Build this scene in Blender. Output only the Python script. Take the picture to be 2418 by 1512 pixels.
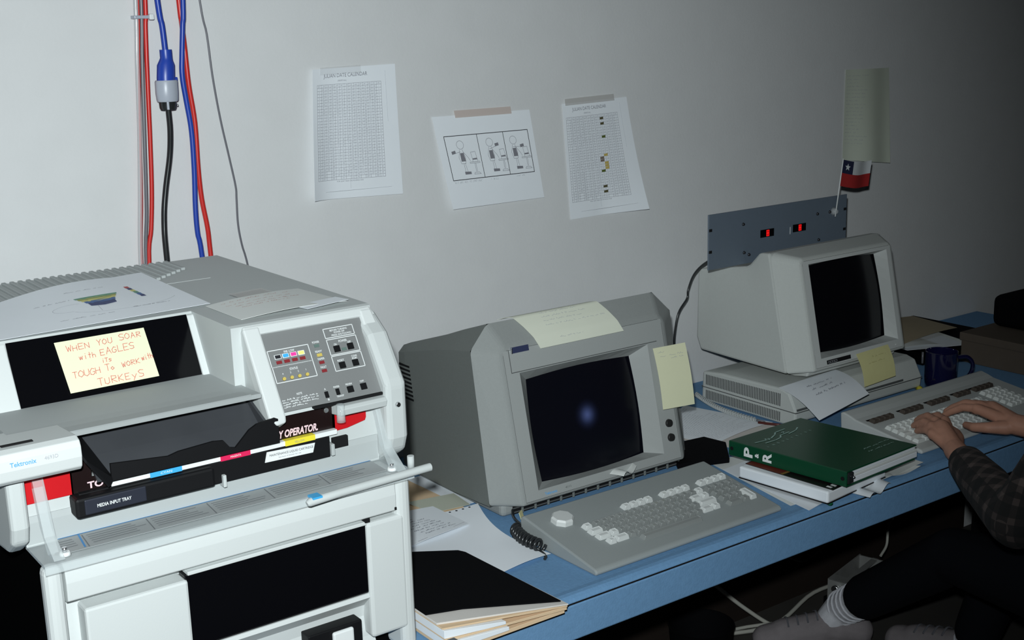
import bpy, bmesh, math, random
from mathutils import Vector, Matrix

for _o in list(bpy.data.objects):
    bpy.data.objects.remove(_o)
scene = bpy.context.scene
COL = scene.collection
random.seed(7)
R = math.radians
V = Vector

# ------------------------------------------------------------------ camera
CAM_POS = V((0.0, -2.37, 1.704))
yaw, pitch, roll = R(35.803), R(13.234), R(-1.590)
fwd = V((math.sin(yaw) * math.cos(pitch), math.cos(yaw) * math.cos(pitch), -math.sin(pitch)))
rgt = V((math.cos(yaw), -math.sin(yaw), 0))
upv = rgt.cross(fwd)
r2 = rgt * math.cos(roll) + upv * math.sin(roll)
u2 = -rgt * math.sin(roll) + upv * math.cos(roll)
cam_data = bpy.data.cameras.new('camera')
cam = bpy.data.objects.new('camera', cam_data)
COL.objects.link(cam)
M = Matrix((r2, u2, -fwd)).transposed().to_4x4()
M.translation = CAM_POS
cam.matrix_world = M
cam_data.sensor_width = 36.0
cam_data.sensor_fit = 'HORIZONTAL'
cam_data.lens = 36.0 * 3000.0 / 2418.0
cam_data.clip_start = 0.02
scene.camera = cam

# ------------------------------------------------------------------ world, flash, exposure
world = bpy.data.worlds.new('world')
scene.world = world
world.use_nodes = True
world.node_tree.nodes['Background'].inputs[0].default_value = (0.30, 0.36, 0.42, 1)
world.node_tree.nodes['Background'].inputs[1].default_value = 0.004

FLASH_POS = CAM_POS + V((-0.03, 0.01, 0.11))
FLASH_AIM = V((1.04, 0.0, 1.12))
fl = bpy.data.lights.new('camera_flash', 'SPOT')
fl.energy = 210
fl.color = (0.90, 0.985, 1.0)
fl.spot_size = R(86)
fl.spot_blend = 1.0
fl.shadow_soft_size = 0.022
flash = bpy.data.objects.new('camera_flash', fl)
COL.objects.link(flash)
flash.location = FLASH_POS
flash.rotation_euler = (FLASH_AIM - FLASH_POS).to_track_quat('-Z', 'Y').to_euler()

scene.view_settings.view_transform = 'Standard'
scene.view_settings.look = 'None'
scene.view_settings.exposure = 0.0
scene.view_settings.gamma = 1.0
scene.view_settings.use_curve_mapping = False

# ------------------------------------------------------------------ materials
MATS = {}
def mat(name, col, rough=0.6, spec=0.5, var=0.0, scale=40.0, bump=0.0, bscale=300.0, metal=0.0, emit=None, estr=0.0,
        trans=0.0, alpha=1.0, coat=0.0, col2=None):
    if name in MATS:
        return MATS[name]
    m = bpy.data.materials.new(name)
    m.use_nodes = True
    nt = m.node_tree
    b = nt.nodes['Principled BSDF']
    b.inputs['Base Color'].default_value = (*col, 1)
    b.inputs['Roughness'].default_value = rough
    b.inputs['Specular IOR Level'].default_value = spec
    b.inputs['Metallic'].default_value = metal
    if coat:
        b.inputs['Coat Weight'].default_value = coat
        b.inputs['Coat Roughness'].default_value = 0.05
    if trans:
        b.inputs['Transmission Weight'].default_value = trans
    if alpha < 1:
        b.inputs['Alpha'].default_value = alpha
    if emit:
        b.inputs['Emission Color'].default_value = (*emit, 1)
        b.inputs['Emission Strength'].default_value = estr
    if var > 0 or bump > 0:
        tc = nt.nodes.new('ShaderNodeTexCoord')
    if var > 0:
        nz = nt.nodes.new('ShaderNodeTexNoise')
        nz.inputs['Scale'].default_value = scale
        nz.inputs['Detail'].default_value = 4
        nt.links.new(tc.outputs['Object'], nz.inputs['Vector'])
        mx = nt.nodes.new('ShaderNodeMix')
        mx.data_type = 'RGBA'
        c2 = col2 if col2 else tuple(max(0, c * (1 - var)) for c in col)
        c1 = col if col2 else tuple(min(1, c * (1 + var * .5)) for c in col)
        mx.inputs[6].default_value = (*c1, 1)
        mx.inputs[7].default_value = (*c2, 1)
        nt.links.new(nz.outputs['Fac'], mx.inputs[0])
        nt.links.new(mx.outputs[2], b.inputs['Base Color'])
    if bump > 0:
        nb = nt.nodes.new('ShaderNodeTexNoise')
        nb.inputs['Scale'].default_value = bscale
        nb.inputs['Detail'].default_value = 2
        nt.links.new(tc.outputs['Object'], nb.inputs['Vector'])
        bp = nt.nodes.new('ShaderNodeBump')
        bp.inputs['Strength'].default_value = bump
        bp.inputs['Distance'].default_value = 0.001
        nt.links.new(nb.outputs['Fac'], bp.inputs['Height'])
        nt.links.new(bp.outputs['Normal'], b.inputs['Normal'])
    MATS[name] = m
    return m

WALL = mat('painted_wall', (.715, .72, .725), .9, .2, var=.05, scale=14, bump=.25, bscale=160)
FLOOR = mat('floor_dark', (.06, .055, .05), .8, .3, var=.3, scale=8)
CEIL = mat('ceiling_paint', (.16, .16, .16), .9, .2)
WALLD = mat('dark_panelled_wall', (.10, .095, .09), .9, .2, var=.2, scale=6)
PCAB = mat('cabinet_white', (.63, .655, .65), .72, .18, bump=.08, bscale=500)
PWHITE = mat('printer_white', (.545, .572, .568), .72, .18, bump=.08, bscale=500)
PGREY = mat('printer_light_grey', (.44, .465, .465), .72, .18, bump=.08, bscale=500)
PSHADE = mat('printer_tray_grey', (.32, .34, .35), .72, .18)
PBLACK = mat('printer_black', (.006, .006, .007), .6, .2)
SIDEBLACK = mat('matt_black_panel', (.003, .003, .003), 1.0, 0.0)
GBLACK = mat('gloss_black_window', (.003, .003, .004), .12, .3)
CHUTE = mat('smoked_plastic', (.055, .058, .065), .35, .5, var=.35, scale=9)
PANEL = mat('control_panel_grey', (.20, .205, .205), .5, .4, bump=.06, bscale=700)
INK_W = mat('white_print', (.8, .82, .82), .6, .3)
INK_K = mat('black_print', (.02, .02, .025), .7, .2)
INK_G = mat('grey_print', (.23, .23, .26), .8, .2)
INK_LG = mat('pale_grey_print', (.42, .43, .46), .8, .2)
INK_RED = mat('red_ink', (.68, .20, .16), .7, .2)
INK_BLUE = mat('logo_blue', (.10, .38, .75), .6, .3)
INK_NAVY = mat('pen_ink', (.05, .05, .09), .7, .2)
RED = mat('label_red', (.55, .01, .015), .35, .4)
BANNER = mat('label_black', (.012, .006, .006), .3, .4)
CYAN = mat('label_cyan', (.06, .42, .80), .4, .4)
MAGENTA = mat('label_magenta', (.72, .02, .10), .4, .4)
MAG2 = mat('chip_magenta', (.85, .06, .36), .4, .4)
YELLOW = mat('label_yellow', (.85, .72, .05), .4, .4)
YEL2 = mat('chip_yellow', (.85, .80, .25), .4, .4)
LEDY = mat('lamp_amber', (.62, .48, .12), .3, .5)
LEDR = mat('lamp_red', (.24, .03, .035), .3, .5)
LEDG = mat('lamp_green', (.13, .19, .17), .3, .5)
CLEAR = mat('clear_acrylic', (.80, .86, .87), .08, .5, alpha=.34)
CHROME = mat('chrome', (.85, .86, .88), .30, .5, metal=1.0)
DARKMETAL = mat('dark_metal', (.10, .10, .11), .35, .5, metal=.8)
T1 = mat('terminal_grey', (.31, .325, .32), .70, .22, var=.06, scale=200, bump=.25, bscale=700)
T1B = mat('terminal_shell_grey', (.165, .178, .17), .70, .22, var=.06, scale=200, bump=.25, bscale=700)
T1L = mat('terminal_bezel_grey', (.36, .375, .37), .70, .22, bump=.15, bscale=700)
T1D = mat('terminal_recess', (.10, .105, .105), .6, .3)
T2 = mat('monitor_beige', (.55, .57, .55), .70, .22, var=.05, scale=200, bump=.2, bscale=700)
T2L = mat('monitor_bezel', (.58, .60, .59), .70, .22, bump=.1, bscale=700)
VENT = mat('vent_black', (.008, .008, .009), .8, .2)
SCREEN2 = mat('dark_glass', (.004, .004, .006), .22, .35)
TBLUE = mat('blue_table_cover', (.17, .335, .56), .85, .2, var=.16, scale=120, bump=.4, bscale=260)
KEYL = mat('key_light', (.70, .72, .71), .27, 1.0)
KEYG = mat('key_grey', (.27, .285, .28), .25, 1.0)
KBODY = mat('keyboard_grey', (.32, .345, .345), .70, .22, bump=.2, bscale=700)
K2BODY = mat('keyboard_beige', (.55, .57, .56), .70, .22, bump=.15, bscale=700)
K2KEY = mat('key_beige', (.72, .74, .72), .4, .5)
K2DARK = mat('key_brown', (.07, .055, .045), .5, .4)
PAPER = mat('white_paper', (.87, .905, .95), .85, .2, var=.03, scale=20)
PAPER2 = mat('off_white_paper', (.78, .80, .78), .85, .2, var=.04, scale=20)
CREAM = mat('cream_paper', (.76, .78, .66), .85, .2, var=.04, scale=20)
STICKY = mat('yellow_note', (.80, .80, .56), .85, .2, var=.03, scale=25)
STICKY2 = mat('yellow_note_dull', (.72, .68, .34), .85, .2, var=.06, scale=60)
TAPE = mat('masking_tape', (.62, .60, .58), .6, .3, alpha=.6)
TAPEC = mat('clear_tape', (.72, .73, .74), .4, .4, alpha=.18)
TAPEP = mat('pinkish_tape', (.68, .58, .54), .6, .3, alpha=.85)
MANILA = mat('manila_card', (.78, .57, .37), .8, .2, var=.08, scale=30)
MANILA2 = mat('pale_folder', (.74, .70, .66), .8, .2, var=.06, scale=30)
FBLACK = mat('black_cover', (.003, .003, .004), .85, .08)
GREEN = mat('binder_green', (.003, .058, .024), .35, .4, bump=.15, bscale=400)
GREENINK = mat('binder_print', (.40, .58, .53), .6, .3)
MUGBLUE = mat('blue_glaze', (.006, .006, .04), .08, .6, coat=.6)
CARD = mat('cardboard', (.12, .095, .075), .85, .2, var=.1, scale=30)
RACK = mat('rack_panel_blue_grey', (.135, .17, .215), .5, .4, var=.06, scale=60)
C_RED = mat('red_cable', (.62, .025, .02), .35, .5)
C_BLUE = mat('blue_cable', (.02, .06, .40), .35, .5)
C_GREY = mat('grey_cable', (.16, .16, .18), .3, .5)
C_BLACK = mat('black_cable', (.02, .022, .024), .25, .5)
C_CLEAR = mat('clear_tube', (.75, .78, .80), .12, .5, alpha=.45)
C_WHITE = mat('white_cable', (.50, .49, .44), .5, .4)
PLUGW = mat('plug_grey', (.42, .45, .52), .35, .5)
SKIN = mat('skin', (.52, .26, .18), .55, .35, var=.25, scale=35, bump=.3, bscale=220)
NAIL = mat('finger_nail', (.42, .24, .18), .35, .5)
HAIR = mat('dark_hair', (.02, .014, .01), .6, .3)
TROUSER = mat('dark_trousers', (.007, .008, .011), .9, .1)
SHOE = mat('grey_suede_shoe', (.27, .24, .25), .9, .2, var=.2, scale=40, bump=.4, bscale=300)
SOCK = mat('grey_sock', (.70, .70, .75), .95, .1, var=.15, scale=120, bump=.5, bscale=350)
SOLE = mat('shoe_sole', (.05, .05, .05), .8, .2)
GREENPIN = mat('green_pin', (.01, .12, .05), .3, .5)

# plaid shirt
def plaid():
    m = bpy.data.materials.new('plaid_flannel')
    m.use_nodes = True
    nt = m.node_tree
    b = nt.nodes['Principled BSDF']
    b.inputs['Roughness'].default_value = .95
    tc = nt.nodes.new('ShaderNodeTexCoord')
    prev = None
    for k, ax in enumerate(('X', 'Y', 'Z')):
        w = nt.nodes.new('ShaderNodeTexWave')
        w.wave_type = 'BANDS'
        w.bands_direction = ax
        w.inputs['Scale'].default_value = 9.0
        nt.links.new(tc.outputs['Object'], w.inputs['Vector'])
        rp = nt.nodes.new('ShaderNodeValToRGB')
        rp.color_ramp.interpolation = 'CONSTANT'
        rp.color_ramp.elements[0].color = (0, 0, 0, 1)
        rp.color_ramp.elements[1].position = .72
        rp.color_ramp.elements[1].color = (1, 1, 1, 1)
        nt.links.new(w.outputs['Fac'], rp.inputs[0])
        if prev is None:
            prev = rp.outputs[0]
        else:
            a = nt.nodes.new('ShaderNodeMath'); a.operation = 'ADD'
            nt.links.new(prev, a.inputs[0]); nt.links.new(rp.outputs[0], a.inputs[1])
            prev = a.outputs[0]
    dv = nt.nodes.new('ShaderNodeMath'); dv.operation = 'DIVIDE'; dv.inputs[1].default_value = 3.0
    nt.links.new(prev, dv.inputs[0])
    r = nt.nodes.new('ShaderNodeValToRGB')
    r.color_ramp.elements[0].color = (.004, .0038, .0038, 1)
    r.color_ramp.elements[1].color = (.075, .055, .05, 1)
    e = r.color_ramp.elements.new(.4); e.color = (.012, .009, .0085, 1)
    nt.links.new(dv.outputs[0], r.inputs[0])
    nt.links.new(r.outputs[0], b.inputs['Base Color'])
    return m
PLAID = plaid()

# CRT glass with the faint blue spot of an idle tube at its centre
def crt_spot(cx, cz):
    m = bpy.data.materials.new('crt_glass_with_idle_spot')
    m.use_nodes = True
    nt = m.node_tree
    b = nt.nodes['Principled BSDF']
    b.inputs['Base Color'].default_value = (.004, .004, .006, 1)
    b.inputs['Roughness'].default_value = .22
    b.inputs['Specular IOR Level'].default_value = .35
    tc = nt.nodes.new('ShaderNodeTexCoord')
    d = nt.nodes.new('ShaderNodeVectorMath'); d.operation = 'DISTANCE'
    sep = nt.nodes.new('ShaderNodeSeparateXYZ')
    cmb = nt.nodes.new('ShaderNodeCombineXYZ')
    nt.links.new(tc.outputs['Object'], sep.inputs[0])
    nt.links.new(sep.outputs[0], cmb.inputs[0])
    nt.links.new(sep.outputs[2], cmb.inputs[2])
    nt.links.new(cmb.outputs[0], d.inputs[0])
    d.inputs[1].default_value = (cx, 0, cz)
    rp = nt.nodes.new('ShaderNodeValToRGB')
    rp.color_ramp.interpolation = 'B_SPLINE'
    rp.color_ramp.elements[0].color = (.050, .072, .18, 1)
    e_ = rp.color_ramp.elements.new(.010); e_.color = (.022, .033, .085, 1)
    e_ = rp.color_ramp.elements.new(.020); e_.color = (.002, .003, .010, 1)
    rp.color_ramp.elements[3].position = .034
    rp.color_ramp.elements[3].color = (0, 0, 0, 1)
    nt.links.new(d.outputs['Value'], rp.inputs[0])
    nt.links.new(rp.outputs[0], b.inputs['Emission Color'])
    b.inputs['Emission Strength'].default_value = 1.0
    return m

# ------------------------------------------------------------------ building helpers
ORG = {}
def place(o, parent, org):
    """link o; mesh coordinates are already relative to org (world)"""
    COL.objects.link(o)
    ORG[o.name] = V(org)
    if parent is not None:
        o.parent = parent
        o.location = V(org) - ORG[parent.name]
    else:
        o.location = V(org)
    return o

def tag(o, label=None, cat=None, group=None, kind=None):
    if label: o['label'] = label
    if cat: o['category'] = cat
    if group: o['group'] = group
    if kind: o['kind'] = kind
    return o

def thing(name, org, label, cat, group=None):
    o = bpy.data.objects.new(name, None)
    o.empty_display_size = .05
    place(o, None, org)
    return tag(o, label, cat, group)

def from_bm(name, bm, m, parent=None, org=None, smooth=False):
    """bm holds world coordinates"""
    bmesh.ops.recalc_face_normals(bm, faces=bm.faces)
    if org is None:
        if parent is not None:
            org = ORG[parent.name]
        else:
            xs = [v.co for v in bm.verts]
            org = V((sum(c.x for c in xs) / len(xs), sum(c.y for c in xs) / len(xs), min(c.z for c in xs)))
    org = V(org)
    for v in bm.verts:
        v.co -= org
    if smooth:
        for e in bm.edges:
            if len(e.link_faces) == 2 and e.calc_face_angle(0) > R(50):
                e.smooth = False
    me = bpy.data.meshes.new(name)
    bm.to_mesh(me)
    bm.free()
    ms = m if isinstance(m, (list, tuple)) else [m]
    for q in ms:
        me.materials.append(q)
    if smooth:
        for p in me.polygons:
            p.use_smooth = True
    o = bpy.data.objects.new(name, me)
    return place(o, parent, org)

def bevel(bm, w, seg=2, ang=30):
    if w <= 0:
        return
    es = []
    for e in bm.edges:
        if len(e.link_faces) == 2:
            try:
                if e.calc_face_angle() > R(ang):
                    es.append(e)
            except ValueError:
                pass
    bmesh.ops.bevel(bm, geom=es, offset=w, segments=seg, profile=.5, affect='EDGES', clamp_overlap=True)

def bm_box(x0, x1, y0, y1, z0, z1, bm=None):
    bm = bm or bmesh.new()
    vs = [bm.verts.new(c) for c in ((x0, y0, z0), (x1, y0, z0), (x1, y1, z0), (x0, y1, z0), (x0, y0, z1), (x1, y0, z1), (x1, y1, z1), (x0, y1, z1))]
    for f in ((0, 3, 2, 1), (4, 5, 6, 7), (0, 1, 5, 4), (1, 2, 6, 5), (2, 3, 7, 6), (3, 0, 4, 7)):
        bm.faces.new([vs[i] for i in f])
    return bm

def box(name, x0, x1, y0, y1, z0, z1, m, parent=None, bev=0.0, seg=2, rot=None):
    bm = bm_box(x0, x1, y0, y1, z0, z1)
    bmesh.ops.recalc_face_normals(bm, faces=bm.faces)
    bevel(bm, bev, seg)
    if rot:
        bmesh.ops.rotate(bm, verts=bm.verts, cent=rot[0], matrix=rot[1])
    return from_bm(name, bm, m, parent)

def prism(name, prof, x0, x1, m, parent=None, bev=0.0, seg=2, smooth=False, ang=30):
    """profile in (y,z), extruded along x"""
    bm = bmesh.new()
    a = [bm.verts.new((x0, y, z)) for y, z in prof]
    b = [bm.verts.new((x1, y, z)) for y, z in prof]
    n = len(prof)
    bm.faces.new(a); bm.faces.new(b[::-1])
    for i in range(n):
        bm.faces.new((a[i], b[i], b[(i + 1) % n], a[(i + 1) % n]))
    bmesh.ops.recalc_face_normals(bm, faces=bm.faces)
    bevel(bm, bev, seg, ang)
    return from_bm(name, bm, m, parent, smooth=smooth)

def slab(name, pts, thick, m, parent=None, bev=0.0, seg=1, smooth=False):
    """polygon of world points given thickness against its normal (top = pts)"""
    pts = [V(p) for p in pts]
    n = V((0, 0, 0))
    for i in range(len(pts)):
        n += (pts[i] - pts[0]).cross(pts[(i + 1) % len(pts)] - pts[0])
    n.normalize()
    bm = bmesh.new()
    a = [bm.verts.new(p) for p in pts]
    b = [bm.verts.new(p - n * thick) for p in pts]
    k = len(pts)
    bm.faces.new(a); bm.faces.new(b[::-1])
    for i in range(k):
        bm.faces.new((a[i], b[i], b[(i + 1) % k], a[(i + 1) % k]))
    bmesh.ops.recalc_face_normals(bm, faces=bm.faces)
    bevel(bm, bev, seg)
    return from_bm(name, bm, m, parent, smooth=smooth)

def loft(name, rings, m, parent=None, smooth=True, cap=True, closed=True):
    bm = bmesh.new()
    rr = [[bm.verts.new(p) for p in ring] for ring in rings]
    k = len(rings[0])
    for i in range(len(rr) - 1):
        for j in range(k if closed else k - 1):
            bm.faces.new((rr[i][j], rr[i][(j + 1) % k], rr[i + 1][(j + 1) % k], rr[i + 1][j]))
    if cap:
        bm.faces.new(rr[0][::-1]); bm.faces.new(rr[-1])
    return from_bm(name, bm, m, parent, smooth=smooth)

def catmull(pts, sub=6):
    pts = [V(p) for p in pts]
    if len(pts) < 3:
        return pts
    P = [pts[0] * 2 - pts[1]] + pts + [pts[-1] * 2 - pts[-2]]
    out = []
    for i in range(1, len(P) - 2):
        for s in range(sub):
            t = s / sub
            p0, p1, p2, p3 = P[i - 1], P[i], P[i + 1], P[i + 2]
            out.append(.5 * ((2 * p1) + (p2 - p0) * t + (2 * p0 - 5 * p1 + 4 * p2 - p3) * t * t + (3 * p1 - p0 - 3 * p2 + p3) * t ** 3))
    out.append(pts[-1])
    return out

def tube_rings(path, r, k=10):
    rings = []
    n = len(path)
    prevn = None
    for i, p in enumerate(path):
        d = (path[min(i + 1, n - 1)] - path[max(i - 1, 0)]).normalized()
        if prevn is None:
            prevn = d.orthogonal().normalized()
        nn = (prevn - d * prevn.dot(d)).normalized()
        prevn = nn
        bb = d.cross(nn)
        rad = r[i] if isinstance(r, (list, tuple)) else r
        rings.append([p + (nn * math.cos(2 * math.pi * j / k) + bb * math.sin(2 * math.pi * j / k)) * rad for j in range(k)])
    return rings

def tube(name, pts, r, m, parent=None, k=10, sub=6, raw=False):
    path = [V(p) for p in pts] if raw else catmull(pts, sub)
    return loft(name, tube_rings(path, r, k), m, parent)

def cyl(name, p0, p1, r0, r1, m, parent=None, k=20, bev=0.0, smooth=True):
    p0, p1 = V(p0), V(p1)
    bm = bmesh.new()
    rr = [[bm.verts.new(c) for c in ring] for ring in tube_rings([p0, p1], [r0, r1], k)]
    for j in range(k):
        bm.faces.new((rr[0][j], rr[0][(j + 1) % k], rr[1][(j + 1) % k], rr[1][j]))
    bm.faces.new(rr[0][::-1]); bm.faces.new(rr[1])
    bmesh.ops.recalc_face_normals(bm, faces=bm.faces)
    bevel(bm, bev, 2)
    o = from_bm(name, bm, m, parent)
    if smooth:
        for p in o.data.polygons:
            p.use_smooth = len(p.vertices) == 4
    return o

def lathe(name, prof, cen, m, parent=None, k=32):
    cen = V(cen)
    rings = [[cen + V((r * math.cos(2 * math.pi * j / k), r * math.sin(2 * math.pi * j / k), z)) for j in range(k)] for r, z in prof]
    return loft(name, rings, m, parent, cap=True)

class Sheet:
    """a surface f(s,t): s to the right, t down the page, both in metres"""
    def __init__(self, f, w, h):
        self.f, self.w, self.h = f, w, h
    def normal(self, s, t):
        e = .001
        ds = self.f(s + e, t) - self.f(s - e, t)
        dt = self.f(s, t + e) - self.f(s, t - e)
        return dt.cross(ds).normalized()
    def pt(self, s, t, off=0.0):
        return self.f(s, t) + self.normal(s, t) * off
    def build(self, name, m, nx=8, ny=8, thick=.0005, parent=None, outline=None):
        bm = bmesh.new()
        if outline:
            poly = outline
            a = [bm.verts.new(self.pt(s, t)) for s, t in poly]
            b = [bm.verts.new(self.pt(s, t, -thick)) for s, t in poly]
            k = len(poly)
            bm.faces.new(a); bm.faces.new(b[::-1])
            for i in range(k):
                bm.faces.new((a[i], b[i], b[(i + 1) % k], a[(i + 1) % k]))
            return from_bm(name, bm, m, parent)
        A, B = [], []
        for j in range(ny + 1):
            A.append([bm.verts.new(self.pt(self.w * i / nx, self.h * j / ny)) for i in range(nx + 1)])
            B.append([bm.verts.new(self.pt(self.w * i / nx, self.h * j / ny, -thick)) for i in range(nx + 1)])
        for j in range(ny):
            for i in range(nx):
                bm.faces.new((A[j][i], A[j][i + 1], A[j + 1][i + 1], A[j + 1][i]))
                bm.faces.new((B[j][i], B[j + 1][i], B[j + 1][i + 1], B[j][i + 1]))
        for j in range(ny):
            bm.faces.new((A[j][0], A[j + 1][0], B[j + 1][0], B[j][0]))
            bm.faces.new((A[j][nx], B[j][nx], B[j + 1][nx], A[j + 1][nx]))
        for i in range(nx):
            bm.faces.new((A[0][i], B[0][i], B[0][i + 1], A[0][i + 1]))
            bm.faces.new((A[ny][i], A[ny][i + 1], B[ny][i + 1], B[ny][i]))
        return from_bm(name, bm, m, parent, smooth=True)

def plane_sheet(o, u, v, w, h):
    o, u, v = V(o), V(u).normalized(), V(v).normalized()
    return Sheet(lambda s, t: o + u * s + v * t, w, h)

def quad_sheet(c, w, h, bow=None):
    """bilinear patch over corners TL,TR,BR,BL (world) with an optional lift bow(a,b)"""
    c = [V(p) for p in c]
    def f(s, t):
        a, b = s / w, t / h
        p = (c[0] * (1 - a) + c[1] * a) * (1 - b) + (c[3] * (1 - a) + c[2] * a) * b
        if bow:
            p = p + bow(a, b)
        return p
    return Sheet(f, w, h)

def strokes(name, lines, w, sh, m, parent, off=.0004):
    """ribbons along polylines (s,t) on a sheet"""
    bm = bmesh.new()
    for ln in lines:
        for (a, b), (c, d) in zip(ln, ln[1:]):
            L = math.hypot(c - a, d - b)
            if L < 1e-6:
                continue
            nx, ny = -(d - b) / L * w / 2, (c - a) / L * w / 2
            ex, ey = (c - a) / L * w * .3, (d - b) / L * w * .3
            q = [(a - ex + nx, b - ey + ny), (c + ex + nx, d + ey + ny), (c + ex - nx, d + ey - ny), (a - ex - nx, b - ey - ny)]
            bm.faces.new([bm.verts.new(sh.pt(s, t, off)) for s, t in q])
    if not bm.faces:
        bm.free()
        return None
    return from_bm(name, bm, m, parent)

def patches(name, polys, sh, m, parent, off=.0003):
    bm = bmesh.new()
    for poly in polys:
        bm.faces.new([bm.verts.new(sh.pt(s, t, off)) for s, t in poly])
    return from_bm(name, bm, m, parent)

def rect(s0, t0, s1, t1):
    return [(s0, t0), (s1, t0), (s1, t1), (s0, t1)]

def outline(s0, t0, s1, t1):
    return [(s0, t0), (s1, t0), (s1, t1), (s0, t1), (s0, t0)]

TEXT_CACHE = {}
def text(name, body, sh, s, t, size, m, parent, width=None, align='LEFT', bold=0.0, shear=0.0, ang=0.0, off=.0004):
    """flat lettering; (s,t) is the baseline start on the sheet"""
    key = (body, align, bold, shear)
    if key not in TEXT_CACHE:
        cu = bpy.data.curves.new('lettering_source', 'FONT')
        cu.body = body; cu.size = 1.0; cu.align_x = align; cu.offset = bold; cu.shear = shear
        cu.resolution_u = 3
        ob = bpy.data.objects.new('lettering_source', cu)
        me = bpy.data.meshes.new_from_object(ob)
        TEXT_CACHE[key] = ([v.co.copy() for v in me.vertices], [tuple(p.vertices) for p in me.polygons])
        bpy.data.objects.remove(ob); bpy.data.curves.remove(cu); bpy.data.meshes.remove(me)
    vs, fs = TEXT_CACHE[key]
    if not vs:
        return None
    sx = size
    if width:
        wd = max(c.x for c in vs) - min(c.x for c in vs)
        sx = width / wd
    ca, sa = math.cos(ang), math.sin(ang)
    bm = bmesh.new()
    bv = []
    for c in vs:
        x, y = c.x * sx, c.y * size
        bv.append(bm.verts.new(sh.pt(s + x * ca - y * sa, t - (x * sa + y * ca), off)))
    for f in fs:
        try:
            bm.faces.new([bv[i] for i in f])
        except ValueError:
            pass
    return from_bm(name, bm, m, parent)

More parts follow.
